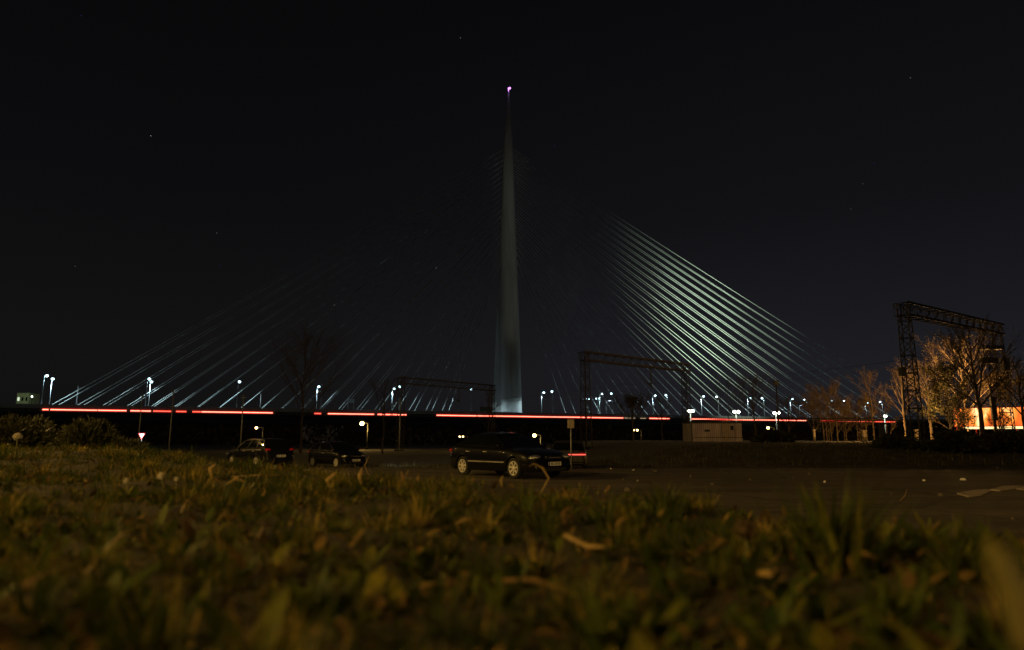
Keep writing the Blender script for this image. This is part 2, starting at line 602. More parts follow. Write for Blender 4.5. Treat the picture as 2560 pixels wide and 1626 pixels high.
# passing cars' tail light trails, built as glowing bars along the deck edge
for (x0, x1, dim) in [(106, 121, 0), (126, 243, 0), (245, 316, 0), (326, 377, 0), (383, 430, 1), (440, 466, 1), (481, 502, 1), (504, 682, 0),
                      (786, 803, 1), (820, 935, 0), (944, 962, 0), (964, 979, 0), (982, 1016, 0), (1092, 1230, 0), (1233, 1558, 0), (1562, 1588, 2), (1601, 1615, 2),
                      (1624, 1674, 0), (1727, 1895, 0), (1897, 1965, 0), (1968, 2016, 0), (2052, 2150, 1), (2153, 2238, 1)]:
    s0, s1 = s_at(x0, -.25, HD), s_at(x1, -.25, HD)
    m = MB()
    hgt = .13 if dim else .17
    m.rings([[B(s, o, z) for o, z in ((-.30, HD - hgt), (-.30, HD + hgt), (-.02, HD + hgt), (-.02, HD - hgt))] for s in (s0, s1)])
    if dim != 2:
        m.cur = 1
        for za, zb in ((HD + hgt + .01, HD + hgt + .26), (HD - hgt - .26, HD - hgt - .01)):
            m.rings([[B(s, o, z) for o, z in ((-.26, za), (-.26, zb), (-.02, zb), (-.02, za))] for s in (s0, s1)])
        m.build('glow_strip', [M['red_dim'] if dim else M['red_core'], M['red_edge']], bridge, True)
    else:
        m.build('glow_strip', M['amber_core'], bridge, True)

# pylon: two legs that grow together into one needle
PYD = B(S_PYL, 20, 0).y


def pyl(py, xl, xr, o=20):
    """ring data from photo outline: centre s, half width along the bridge, height"""
    pl, pr = at(xl, py, PYD), at(xr, py, PYD)
    return (pr.x - pl.x) / 2 / cos(BA) * .985, (pl + pr) / 2


def ring(s, o, z, a, b, n=28):
    return [B(s + a * cos(2 * pi * k / n), o + b * sin(2 * pi * k / n), z) for k in range(n)]


outline = [(222, 1270.6, 1273.0), (245, 1269.2, 1274.6), (290, 1265.5, 1277), (340, 1261, 1279.5), (374, 1258.5, 1280.8), (440, 1256, 1284), (560, 1252, 1287.5), (640, 1249.5, 1291.5)]
m = MB()
rg = []
for py, xl, xr in reversed(outline):
    hw, c = pyl(py, xl, xr)
    s = s_at((xl + xr) / 2, 20, c.z)
    rg.append(ring(s, 20, c.z, hw, max(hw * .82, .3)))
Z_J = rg[0][0].z
hw0 = pyl(640, 1249.5, 1291.5)[0]
rg.insert(0, ring(s_at(1270.5, 20, rg[0][0].z - 6), 20, rg[0][0].z - 6, hw0 * 1.0, hw0 * .80))
m.rings(rg, cap=False)
rg.pop(0)
m.build('pylon', M['concrete'], bridge, True, smooth=True)
sJ = sum((p.x * BU.x + p.y * BU.y) for p in rg[0]) / len(rg[0])
hwJ = pyl(640, 1249.5, 1291.5)[0]
hwB = pyl(1035, 1253, 1305)[0]
sN = s_at(1279, 13.5, ROAD)
for o_b in (13.6, 27.0):
    rr = []
    for t in (0, .12, .25, .4, .55, .7, .85, 1.0, 1.12):
        z = Z_J + (ROAD - Z_J) * t
        oc = 20 + (o_b - 20) * min(1.15, t) ** .9 if t else 20
        hw = hwJ * .985 + (hwB - hwJ) * t
        s = sJ + (sN - sJ) * t
        rr.append(ring(s, oc, z, hw, hwJ * .80 - 1.0 * t))
    MB().rings(list(reversed(rr)), cap=False).build('pylon_leg', M['concrete'], bridge, True, smooth=True)
# tip light
pt = at(1274.5, 221, PYD)
hd_ = MB().sphere(pt, .72, 12, 8)
hd_.tube([at(1271.4, 222, PYD) + Vector((0, -.9, 0)), at(1271.0, 231, PYD) + Vector((0, -.9, 0))], [.42, .12], 8)
hd_.build('beacon', M['magenta'], bridge, True, smooth=True)
light('beacon_light', 'POINT', pt + Vector((-1.0, -2.5, -1)), 160, (.6, .35, 1.0), .3)

# stay cables, two planes, twenty each way
CN, CF = 14.0, 26.0


def fit_feet():
    l0, l1 = s_at(1118, CN, ROAD), s_at(112, CN, ROAD)
    r0, r1 = s_at(1442, CN, ROAD), s_at(1791, CN, ROAD)
    left = [l0 + (l1 - l0) * i / 19 for i in range(20)]
    right = [r0 + (r1 - r0) / 6 * i for i in range(20)]
    return left, right


FL, FR = fit_feet()
zt = at(1272, 372, PYD).z
zl = at(1272, 648, PYD).z
for o in (CN, CF):
    for feet in (FL, FR):
        for i, s in enumerate(feet):
            za = zl + (zt - zl) * (i / 19) ** .92
            side = -1 if s < S_PYL else 1
            ot = 20 + (-1.3 if o == CN else 1.3)
            hwz = hwJ * (1 - (za - Z_J) / (at(1272, 222, PYD).z - Z_J)) * .8
            top = B(sJ + side * hwz, ot, za)
            bot = B(s, o, ROAD - .1)
            # sag of a long stay
            pts = [bot.lerp(top, t) - Vector((0, 0, 1)) * (4 * t * (1 - t) * (top - bot).length * .004) for t in (0, .17, .34, .5, .67, .84, 1)]
            MB().tube(pts, .15, 6, False).build('cable', M['cable'], bridge, True, smooth=True)

# floodlights that wash the stays and the pylon
tgt = B((S_PYL + FR[15]) * .5, 20, 78)
FT = B(s_at(1745, 20, 88), 20, 82)
light('flood_light', 'SPOT', FT + BN * -120 - Vector((0, 0, 70)), 1750000, (.78, 1.0, .74), .4, FT + BU * 3, 38, 1.0)
light('flood_light', 'SPOT', FT + BN * -120 + BU * 12 - Vector((0, 0, 70)), 850000, (.78, 1.0, .74), .4, FT + BU * 16 + Vector((0, 0, 0)), 66, 1.0)
for q in range(18):
    light('pylon_light', 'SPOT', B(S_PYL + 3, -95, 2), 10800 * (1 + (9.4 * q / 115) ** 2) * (1 - .025 * q), (.95, .98, .82), .5, B(S_PYL - .5, 20, 20 + q * 9.4), 9.5, 1.0)


# ------------------------------------------------------------------ lamps on the deck
def ordinal(k):
    return ['first', 'second', 'third', 'fourth', 'fifth', 'sixth', 'seventh', 'eighth', 'ninth', 'tenth', 'eleventh', 'twelfth'][k]


LAMP = None


def bridge_lamp(s, o, zhead, facing, label, lit=True, power=15000, group='white street lamps along the bridge deck'):
    h = zhead - ROAD
    t = empty('street_lamp', B(s, o, ROAD), label, 'street lamp', group)
    arm = BN * facing * 2.0 + BU * .55
    m = MB()
    m.tube([(0, 0, -.2), (0, 0, h * .5), (0, 0, h)], [.22, .17, .13], 8)
    m.build('pole', M['steel'], t, smooth=True)
    MB().tube([Vector((0, 0, h - .05)), Vector(arm) * .5 + Vector((0, 0, h + .18)), Vector(arm) + Vector((0, 0, h + .2))], .09, 6).build('arm', M['steel'], t, smooth=True)
    e_ = Vector(arm) + Vector((0, 0, h))
    hd2 = MB().sphere(e_, (.66, .66, .5) if lit else (.6, .4, .2), 12, 8).build('lamp_head', M['white_lamp'] if lit else M['steel'], t, smooth=True)
    if lit:
        q = t.location + e_ + Vector((0, 0, -.8))
        light('street_light', 'SPOT', q, power * 1.15, WHITE, .4, q - Vector((0, 0, 5)), 168, .35)
        light('street_light', 'POINT', q, power * .02, WHITE, .4)
    return t


near_s = [(-5, 131.9 + -5 * 39.2), (-4, 131.9 - 4 * 39.2), (-3, 131.9 - 3 * 39.2), (-2, 131.9 - 2 * 39.2), (-1, 131.9 - 39.2), (0, 131.9)]
ZH = CAMZ + 27.13
for k, s in near_s:
    n_ = -k
    s = s_at({-5: 111, -4: 369, -3: 596, -2: 805, -1: 999, 0: 1179}[k], 1.2, ZH)
    lit = k != -2
    lab = ('white street lamp on the near side of the bridge, %s left of the pylon' if lit else 'unlit street lamp on the near side of the bridge, %s left of the pylon') % ordinal(n_)
    bridge_lamp(s, 1.2, ZH, 1, lab, lit, power=6000 if k == -1 else 15000)
for k, x in enumerate((1382, 1531, 1668, 1795, 1909, 2015, 2114, 2205)):
    bridge_lamp(s_at(x, 1.2, ZH), 1.2, ZH, 1, 'white street lamp on the near side of the bridge, %s right of the pylon' % ordinal(k))
for k, (x, y) in enumerate(((979, 973), (791, 968), (374, 956), (128, 949))):
    o = 31.0
    s = s_at(x + 2, o, ZH)
    z = next(zz / 10 for zz in range(140, 400) if proj(B(s, o, zz / 10))[1] <= y)
    bridge_lamp(s, o, z, -1, 'white street lamp on the far side of the bridge, %s left of the pylon' % ordinal(k))
for k, (x, y) in enumerate(((1354, 983), (1499, 986), (1632, 990), (1753, 992), (1869, 996), (1975, 999), (2073, 1003), (2163, 1008))):
    o = 31.0
    s = s_at(x, o, ZH)
    z = next(zz / 10 for zz in range(140, 400) if proj(B(s, o, zz / 10))[1] <= y)
    bridge_lamp(s, o, z, -1, 'white street lamp on the far side of the bridge, %s right of the pylon' % ordinal(k))
# masts, signs and twin lights standing on the deck
for (x, y, lab) in ((190, 966, 'thin grey mast on the bridge deck beside the leftmost cables'), (650, 984, 'thin grey mast on the bridge deck near the left tree'),
                    ):
    s = s_at(x, 8, ROAD)
    z = next(zz / 10 for zz in range(140, 400) if proj(B(s, 8, zz / 10))[1] <= y)
    t = empty('mast', B(s, 8, ROAD), lab, 'mast', 'grey masts on the deck')
    MB().tube([(0, 0, -.1), (0, 0, z - ROAD)], [.2, .1], 8).build('pole', M['steel'], t, smooth=True)
    MB().tube([(0, 0, z - ROAD - .6), tuple(BN * 2.6 + Vector((0, 0, z - ROAD - .1)))], .07, 6).build('bracket', M['steel'], t)
for (x, y, lab) in ((1523, 1004, 'sign bracket on two poles above the bridge deck, right of the pylon'), (2005, 1015, 'small sign bracket above the bridge deck at the right trees')):
    s = s_at(x, 2.5, ROAD)
    z = next(zz / 10 for zz in range(140, 400) if proj(B(s, 2.5, zz / 10))[1] <= y)
    t = empty('sign_bracket', B(s, 2.5, ROAD), lab, 'sign bracket', 'sign brackets on the deck')
    hh = z - ROAD
    MB().tube([tuple(BU * -2.0 + Vector((0, 0, -.1))), tuple(BU * -2.0 + Vector((0, 0, hh)))], .14, 8).build('pole', M['steel'], t, smooth=True)
    MB().tube([tuple(BU * -2.2 + Vector((0, 0, hh))), tuple(BU * 2.2 + Vector((0, 0, hh + .5)))], .12, 6).build('bracket', M['steel'], t)
    rot = Matrix.Rotation(BA, 3, 'Z')
    MB().box(BU * -.3 + Vector((0, 0, hh - 2.4)), (1.6, .1, .5), rot).build('panel', M['sign_white'], t)
s = s_at(876, 10, ROAD)
t = empty('traffic_sign', B(s, 10, ROAD), 'grey rectangular traffic sign on two posts above the bridge deck, left of the pylon', 'traffic sign')
rot = Matrix.Rotation(BA, 3, 'Z')
MB().box((0, 0, 6.2), (3.6, .12, 2.0), rot).build('panel', M['parapet'], t)
for q in (-1.5, 1.5):
    MB().tube([tuple(BU * q + Vector((0, .2, -.1))), tuple(BU * q + Vector((0, .2, 7)))], .1, 6).build('post', M['steel'], t)
for (x, y, lab) in ((1469, 998, 'pair of small white lights on a low post behind the bridge, nearer the pylon'), (1494, 997, 'pair of small white lights on a low post behind the bridge, below a street lamp')):
    p = at(x, y, 470)
    t = empty('twin_light', (p.x, p.y, 0), lab, 'twin light', 'twin white lights behind the bridge')
    MB().tube([(0, 0, -.5), (0, 0, p.z)], .2, 6).build('pole', M['steel'], t)
    for q in (-1.05, 1.05):
        MB().sphere((q, -.2, p.z), .38, 8, 6).build('lamp_head', M['white_lamp'], t, smooth=True)

# ------------------------------------------------------------------ other lamps
def ground_z(p):
    return float(G(p.x, p.y)) - .03


def sodium_lamp(px, py, Y, label, r=.2, power=300, heads=(0,)):
    p = at(px, py, Y)
    z0 = ground_z(p)
    t = empty('street_lamp', (p.x, p.y, z0), label, 'street lamp', 'orange street lamps under the bridge')
    h = p.z - z0
    q = .9
    MB().tube([(q, .2, -.1), (q, .2, h + .05)], [.09, .06], 8).build('pole', M['dark_metal'], t, smooth=True)
    MB().tube([(q, .2, h), (.1, 0, h + .12)], .04, 6).build('arm', M['dark_metal'], t)
    for d in heads:
        MB().sphere((d, 0, h), (r, r, r * .9), 12, 8).build('lamp_head', M['sodium_lamp'], t, smooth=True)
    light('sodium_light', 'POINT', (p.x, p.y - .5, p.z - .3), power, SODIUM, .15)
    return t


sodium_lamp(905, 1059, 110, 'bright orange street lamp under the bridge between the two left parked cars and the sedan', .36, 1500)
sodium_lamp(641, 1070, 100, 'small orange street lamp among twigs above the leftmost parked car', .2, 120)
sodium_lamp(1336, 1089, 100, 'orange street lamp just above the roof of the black sedan', .28, 600)
sodium_lamp(1152, 1092, 95, 'dim orange twin street lamp just above the tail of the black sedan', .12, 60, (-.15, .3))
sodium_lamp(1588, 1076, 100, 'dim orange twin street lamp right of the post with the square sign', .16, 80, (-.25, .3))
sodium_lamp(1920, 1070, 95, 'orange street lamp behind twigs right of the pale shed', .2, 200)

for (px, py, lab) in ((1727, 1028, 'greenish white twin floodlight beside the middle rail gantry'),
                      (1841, 1030, 'greenish white twin floodlight behind the bare trees above the shed'),
                      (1941, 1033, 'greenish white twin floodlight below the tall dark square headed mast'),
                      (2213, 1041, 'greenish white floodlight left of the tall right gantry mast')):
    p = at(px, py, 160)
    t = empty('floodlight', (p.x, p.y, -.45), lab, 'floodlight', 'greenish floodlights below the deck line')
    h = p.z + .45
    MB().tube([(0, .4, -.1), (0, .4, h)], [.14, .09], 8).build('pole', M['steel'], t, smooth=True)
    for q in ((-.45, .45) if px != 2213 else (0,)):
        MB().sphere((q, 0, h), (.40, .2, .34), 12, 8).build('lamp_head', M['flood_lamp'], t, smooth=True)
    light('flood_light', 'POINT', (p.x, p.y - 1, p.z), 700, (.9, 1, .78), .3)
p = at(1940, 958, 88)
t = empty('signal_mast', (p.x, p.y, ground_z(p)), 'tall dark mast with an unlit square head in front of the right cables', 'mast')
h = p.z - t.location.z
MB().tube([(0, 0, -.1), (0, 0, h)], [.12, .08], 8).build('pole', M['dark_metal'], t, smooth=True)
MB().box((0, 0, h), (.55, .3, .55)).build('head', M['dark_metal'], t, bevel=.03)
for (x, y0, Y, lab) in ((356, 985, 92, 'thin grey utility pole above the give way sign'), (434, 974, 85, 'thin grey utility pole right of the give way sign'),
                        (609, 988, 78, 'thin grey utility pole rising behind the leftmost parked car'), (1001, 1000, 90, 'thin grey utility pole left of the black sedan')):
    p = at(x, y0, Y)
    t = empty('utility_pole', (p.x, p.y, ground_z(p)), lab, 'utility pole', 'thin utility poles')
    h = p.z - t.location.z
    MB().tube([(0, 0, -.1), (0, 0, h)], [.10, .055], 8).build('pole', M['steel'], t, smooth=True)
    MB().box((0, 0, h - .3), (.5, .08, .08)).build('crossarm', M['steel'], t)

# give way sign
p = at(354, 1091, 80)
z0 = ground_z(p)
t = empty('give_way_sign', (p.x, p.y, z0), 'white and red triangular give way sign standing beyond the conifer shrub', 'road sign')
h = p.z - z0
MB().tube([(0, .06, -.1), (0, .06, h + .25)], .035, 8).build('post', M['steel'], t, smooth=True)
MB().prism([(-.40, 0, h + .33), (.40, 0, h + .33), (0, 0, h - .36)], (0, .02, 0)).build('border', M['sign_red'], t)
MB().prism([(-.29, -.006, h + .265), (.29, -.006, h + .265), (0, -.006, h - .235)], (0, .004, 0)).build('panel', M['sign_white'], t)
light('added_beam', 'SPOT', p + Vector((1.5, -14, -.3)), 42000, (1.0, .93, .9), .1, p, 5, .4)  # added spot with no lamp behind it, standing in for the sign's retroreflection
# square sign beside the sedan
p = at(1427, 1060, 33)
z0 = ground_z(p)
t = empty('square_sign', (p.x, p.y, z0), 'grey square road sign on a thin post behind the black sedan', 'road sign')
h = p.z - z0
MB().tube([(0, .05, -.1), (0, .05, h + .2)], .03, 8).build('post', M['steel'], t, smooth=True)
MB().box((0, 0, h), (.33, .02, .42)).build('panel', M['sign_grey'], t, bevel=.008)
MB().box((-.09, -.02, h + .10), (.015, .02, .12), Matrix.Rotation(.35, 3, 'Y')).build('clamp', M['chrome'], t)


# ------------------------------------------------------------------ rail gantries
def lattice(m, a, b, wa, wb, n, r, ux=Vector((1, 0, 0)), uy=Vector((0, 1, 0))):
    """Four-chord lattice from a to b; half widths wa -> wb."""
    a, b = Vector(a), Vector(b)
    def corner(t, i, j):
        w = wa[0] + (wb[0] - wa[0]) * t, wa[1] + (wb[1] - wa[1]) * t
        return a.lerp(b, t) + ux * w[0] * i + uy * w[1] * j
    cs = [(-1, -1), (1, -1), (1, 1), (-1, 1)]
    for c in cs: m.tube([corner(0, *c), corner(1, *c)], r * 1.5, 4)
    for k in range(n):
        t0, t1 = k / n, (k + 1) / n
        for q in range(4):
            c0, c1 = cs[q], cs[(q + 1) % 4]
            if k % 2: c0, c1 = c1, c0
            m.tube([corner(t0, *c0), corner(t1, *c1)], r, 4)
            if k % 2 == 0: m.tube([corner(t0, *cs[q]), corner(t0, *cs[(q + 1) % 4])], r, 4)


def gantry(label, pl, pr, yb_l, yb_r, depth, base_w, hang):
    """pl, pr: world points of the top beam ends; masts go down to the ground."""
    zl, zr = ground_z(pl), ground_z(pr)
    t = empty('rail_gantry', (pl.x, pl.y, zl), label, 'rail gantry', 'steel lattice gantries over the railway')
    u = (pr - pl); u.z = 0; L = u.length; u.normalize()
    v = Vector((-u.y, u.x, 0))
    for p, z in ((pl, zl), (pr, zr)):
        m = MB()
        lattice(m, (p.x, p.y, z - .1), (p.x, p.y, p.z), (base_w, base_w), (base_w * .72, base_w * .72), 16, .028, u, v)
        m.box((p.x, p.y, z), (base_w * 2.6, base_w * 2.6, .3), Matrix.Rotation(math.atan2(u.y, u.x), 3, 'Z'))
        m.build('mast', M['lattice'], t, True)
    m = MB()
    a, b = pl + Vector((0, 0, -depth / 2)) - u * .5, pr + Vector((0, 0, -depth / 2)) + u * .5
    lattice(m, a, b, (depth / 2, .42), (depth / 2, .42), 26, .024, Vector((0, 0, 1)), v)
    for zz in (depth / 2, -depth / 2):
        m.box(a.lerp(b, .5) + Vector((0, 0, zz)) - v * .44, (L + 1, .05, .16), Matrix.Rotation(math.atan2(u.y, u.x), 3, 'Z') @ Matrix.Rotation(-math.asin((b.z - a.z) / (b - a).length), 3, 'Y'))
    m.build('beam', M['lattice'], t, True)
    for f in hang:
        q = pl.lerp(pr, f) + Vector((0, 0, -depth))
        m = MB()
        m.tube([q, q + Vector((0, 0, -2.3))], .07, 6)
        m.build('drop_post', M['lattice'], t, True)
        m = MB()
        m.tube([q + Vector((0, 0, -.35)), q - u * 1.5 + Vector((0, 0, -.55))], .035, 5)
        m.tube([q - u * 2.6 + Vector((0, 0, -.6)), q + Vector((0, 0, -2.2))], .035, 5)
        m.tube([q - u * 1.4 + Vector((0, 0, -1.5)), q + Vector((0, 0, -2.0))], .03, 5)
        for k in range(4): m.sphere(q - u * (.25 + k * .09) + Vector((0, 0, -2.05 + k * .06)), .09, 8, 5)
        m.build('cantilever_arm', M['lattice'], t, True)
    return t


g1l, g1r = at(2258, 760, 44), at(2490, 812, 57)
gantry('nearest and tallest lattice rail gantry, at the right edge beside the lit hoarding', g1l, g1r, 1105, 1080, .82, .40, ())
g2l, g2r = at(1462, 881, 70), at(1712, 911, 82)
gantry('middle lattice rail gantry standing in front of the cables right of the pylon', g2l, g2r, 1100, 1100, .85, .42, (.62,))
g3l, g3r = at(1004, 944, 98), at(1230, 964, 115)
gantry('farthest lattice rail gantry left of the pylon', g3l, g3r, 1100, 1100, .9, .42, (.6,))
# boxes hanging on the right gantry's masts belong to it
gan = bpy.data.objects['rail_gantry']
MB().box(at(2256, 930, 43.4), (.35, .3, .55)).build('switch_box', M['dark_metal'], gan, True, bevel=.02)
MB().box(at(2478, 870, 55.5), (1.5, .9, .28)).build('platform', M['dark_metal'], gan, True)
MB().box(at(2470, 902, 55.5), (1.3, .5, .5)).build('switch_box', M['dark_metal'], gan, True, bevel=.02)
MB().box(at(2512, 912, 56.5), (.5, .5, 1.1)).build('switch_box', M['dark_metal'], gan, True, bevel=.02)
MB().box(at(2484, 1022, 55.0), (.34, .3, 1.9)).build('counterweight', M['dark_metal'], gan, True, bevel=.02)
for k, f in enumerate((.35, .68)):
    m = MB()
    pts = []
    for (l, r), n in zip(((g1l, g1r), (g2l, g2r), (g3l, g3r)), (0, 1, 2)):
        q = l.lerp(r, f) + Vector((0, 0, -3.0))
        if pts:
            p0 = pts[-1]
            for j in range(1, 6):
                tt = j / 6
                pts.append(p0.lerp(q, tt) - Vector((0, 0, 4 * tt * (1 - tt) * .5)))
        pts.append(q)
    m.tube(pts, .012, 4)
    tag(m.build('overhead_wire', M['dark_metal']), ['thin overhead rail wire strung under the gantries, nearer their left masts', 'thin overhead rail wire strung under the gantries, nearer their right masts'][k], 'wire', 'overhead rail wires')


# ------------------------------------------------------------------ trees
def perp(d, rng):
    a = Vector((rng.uniform(-1, 1), rng.uniform(-1, 1), rng.uniform(-1, 1)))
    p = a - d * a.dot(d)
    return p.normalized() if p.length > 1e-4 else Vector((1, 0, 0))


def tree(label, px, ytop, Y, width_px, seed, group, bark, twigm, base_y=None, limbs=13, subs=8, twigs=6, leaf=0, leafm=None, leafsize=.09, upright=.5, trunk_r=.13, clear=.22, lean=0.0, name='bare_tree', stems=1, cat='tree'):
    rng = random.Random(seed)
    top = at(px, ytop, Y)
    z0 = ground_z(top)
    if base_y is not None: z0 = min(z0, at(px, base_y, Y).z)
    H = top.z - z0
    W = width_px / FPX * Y / 2
    t = empty(name, (top.x, top.y, z0), label, cat, group)
    tm, cm, lm = MB(), MB(), MB()
    def leaves(p, n, rad):
        for _ in range(n):
            c = p + Vector((rng.gauss(0, rad), rng.gauss(0, rad), rng.gauss(0, rad)))
            d = Vector((rng.uniform(-1, 1), rng.uniform(-1, 1), rng.uniform(-1, 1))).normalized()
            q = perp(d, rng)
            s = leafsize * rng.uniform(.6, 1.4)
            w = s * .5
            lm.add([c - d * s, c + q * w, c + d * s, c - q * w], [(0, 1, 2, 3)])
    def branch(mb, p, d, L, r, n, curve, segs=3):
        pts, rs = [p], [r]
        dd = d.copy()
        for i in range(segs):
            dd = (dd + perp(dd, rng) * curve + Vector((0, 0, .10))).normalized()
            pts.append(pts[-1] + dd * L / segs)
            rs.append(r * (1 - .75 * (i + 1) / segs))
        mb.tube(pts, rs, n, False)
        return pts, dd
    for st in range(stems):
        off = Vector((rng.uniform(-1, 1), rng.uniform(-1, 1), 0)) * (0 if stems == 1 else W * .45)
        hh = H * (1 if st == 0 else rng.uniform(.7, .95))
        pts = [off + Vector((0, 0, -.15))]
        for k in range(1, 8):
            f = k / 7
            pts.append(off + Vector((lean * f * H + rng.uniform(-.05, .05) * hh * .2, rng.uniform(-.05, .05) * hh * .2, hh * f)))
        tr = trunk_r * (1 if stems == 1 else .6)
        tm.tube(pts, [tr * (1 - .93 * (k / 7)) for k in range(8)], 7, False)
        nl = max(4, limbs // stems)
        for i in range(nl):
            f = clear + (.96 - clear) * (i + rng.random()) / nl
            ix = min(6, int(f * 7)); p = pts[ix].lerp(pts[ix + 1], f * 7 - ix)
            az = i * 2.4 + rng.uniform(-.4, .4)
            prof = sin(pi * min(1, (1.02 - f) / (1.02 - clear)) ** .75 * .5) ** .7
            L = W * (.35 + .75 * prof) * rng.uniform(.7, 1.15) / max(.35, cos(upright * 1.2))
            L = min(L, H * .62)
            d = Vector((cos(az), sin(az), .35 + upright * 1.6 * rng.uniform(.6, 1.2))).normalized()
            if p.z + d.z * L > hh * 1.02: L = max(.2, (hh * 1.02 - p.z) / max(.1, d.z))
            lp, _ = branch(tm, p, d, L, tr * (.5 - .3 * f), 5, .13, 4)
            for j in range(subs):
                g = .18 + .8 * (j + rng.random()) / subs
                ix2 = min(3, int(g * 4)); p2 = lp[ix2].lerp(lp[ix2 + 1], g * 4 - ix2)
                d2 = (d + perp(d, rng) * rng.uniform(.5, 1.0) + Vector((0, 0, .25))).normalized()
                L2 = L * rng.uniform(.25, .5) * (1.15 - .5 * g)
                sp, _ = branch(cm, p2, d2, L2, tr * .11, 4, .16, 3)
                for q in range(twigs):
                    g2 = .15 + .85 * (q + rng.random()) / twigs
                    ix3 = min(2, int(g2 * 3)); p3 = sp[ix3].lerp(sp[ix3 + 1], g2 * 3 - ix3)
                    d3 = (d2 + perp(d2, rng) * rng.uniform(.4, 1.0) + Vector((0, 0, .2))).normalized()
                    L3 = L2 * rng.uniform(.3, .65)
                    e3 = p3 + d3 * L3
                    cm.tube([p3, p3.lerp(e3, .5) + perp(d3, rng) * L3 * .05, e3], [.012, .009, .004], 3, False)
                    if leaf: leaves(e3, leaf, L3 * .45)
    tm.build('trunk', bark, t, smooth=True)
    co = cm.build('crown', twigm, t)
    if leaf:
        lm.build('foliage', leafm, t)
    return t


GT = 'bare trees behind the railway fence'
GD = 'dark bare trees in front of the bridge'
tree('large dark bare tree in front of the left cables, hiding part of the red light', 765, 850, 82, 250, 1, GD, M['bark_dark'], M['twig_dark'], limbs=22, subs=10, twigs=6, trunk_r=.17, clear=.3, upright=.45)
tree('small dark bare tree in front of the cables left of the farthest gantry', 962, 958, 80, 110, 2, GD, M['bark_dark'], M['twig_dark'], limbs=12, subs=8, twigs=5, trunk_r=.12, clear=.35)
tree('dark round bare tree in front of the red light right of the sedan', 1580, 1002, 78, 110, 3, GD, M['bark_dark'], M['twig_dark'], limbs=16, subs=9, twigs=6, clear=.4, leaf=2, leafm=M['bush_dark'], leafsize=.08)
tree('small dark bare tree just left of the middle gantry right mast', 1652, 1000, 86, 70, 4, GD, M['bark_dark'], M['twig_dark'], limbs=10, subs=7, twigs=5, clear=.3)
tree('dark bare sapling between the farthest gantry and the pylon', 1222, 985, 84, 80, 5, GD, M['bark_dark'], M['twig_dark'], limbs=10, subs=7, twigs=5, clear=.3)
tree('greyish bare tree left of the floodlight above the shed', 1818, 955, 150, 90, 6, GT, M['bark'], M['twig'], limbs=13, subs=9, twigs=6, clear=.3)
tree('tall dark bare tree above the shed, left of the square headed mast', 1880, 948, 84, 120, 7, GT, M['bark_dark'], M['twig_dark'], limbs=15, subs=9, twigs=6, clear=.3)
tree('shorter dark bare tree right behind the square headed mast', 1968, 1000, 80, 90, 8, GT, M['bark_dark'], M['twig_dark'], limbs=12, subs=8, twigs=6, clear=.25)
tree('broad rounded bare tree lit orange, left of the narrow pale tree', 2058, 974, 78, 165, 9, GT, M['bark'], M['twig'], limbs=28, subs=10, twigs=8, clear=.12, leaf=2, leafm=M['leaf_bud'], leafsize=.06, stems=4)
tree('narrow upright bare tree lit orange, left of the gantry mast', 2171, 936, 74, 44, 10, GT, M['bark'], M['twig'], limbs=14, subs=7, twigs=5, clear=.35, upright=1.0, trunk_r=.1)
tree('low wide orange bush behind the fence', 2165, 1000, 80, 160, 11, GT, M['bark'], M['twig'], limbs=24, subs=10, twigs=7, clear=.1, leaf=2, leafm=M['leaf_bud'], leafsize=.06, stems=5, name='bush', cat='bush')
tree('second low orange bush behind the fence, nearer the shed', 2085, 1022, 82, 120, 28, GT, M['bark'], M['twig'], limbs=18, subs=9, twigs=6, clear=.1, leaf=2, leafm=M['leaf_bud'], leafsize=.06, stems=4, name='bush', cat='bush')
tree('slender pale bare tree close behind the tall gantry mast', 2249, 925, 66, 110, 12, GT, M['birch'], M['twig'], limbs=15, subs=8, twigs=5, clear=.28, upright=.6, trunk_r=.12)
tree('pale many branched tree just right of the tall gantry mast', 2312, 915, 64, 130, 13, GT, M['birch'], M['birch'], limbs=18, subs=8, twigs=5, clear=.3, upright=.6, trunk_r=.15)
tree('bushy dark evergreen between the pale tree and the lit hoarding', 2362, 925, 60, 110, 14, GT, M['bark_dark'], M['twig'], limbs=22, subs=9, twigs=5, clear=.08, leaf=5, leafm=M['conifer'], leafsize=.10, upright=.3, name='evergreen_tree')
tree('black silhouetted tree with a forked trunk in front of the lit hoarding', 2428, 838, 52, 230, 15, GT, M['bark_dark'], M['twig_dark'], limbs=16, subs=10, twigs=7, clear=.28, upright=.55, trunk_r=.2, lean=-.03)
tree('thin black silhouetted tree beside the right gantry mast', 2470, 905, 50, 80, 16, GT, M['bark_dark'], M['twig_dark'], limbs=10, subs=7, twigs=5, clear=.35, trunk_r=.11)
tree('black silhouetted tree at the right edge of the photo', 2540, 905, 50, 170, 17, GT, M['bark_dark'], M['twig_dark'], limbs=14, subs=8, twigs=6, clear=.22, trunk_r=.14)
tree('orange lit tree behind the right gantry mast and the hoarding', 2505, 940, 76, 180, 18, GT, M['bark'], M['twig'], limbs=22, subs=9, twigs=6, clear=.2, leaf=3, leafm=M['leaf_bud'], leafsize=.09, stems=2)
tree('orange lit tree behind the silhouetted forked tree', 2395, 860, 74, 190, 19, GT, M['birch'], M['twig'], limbs=20, subs=9, twigs=6, clear=.2, leaf=1, leafm=M['leaf_bud'], leafsize=.09, upright=.6)
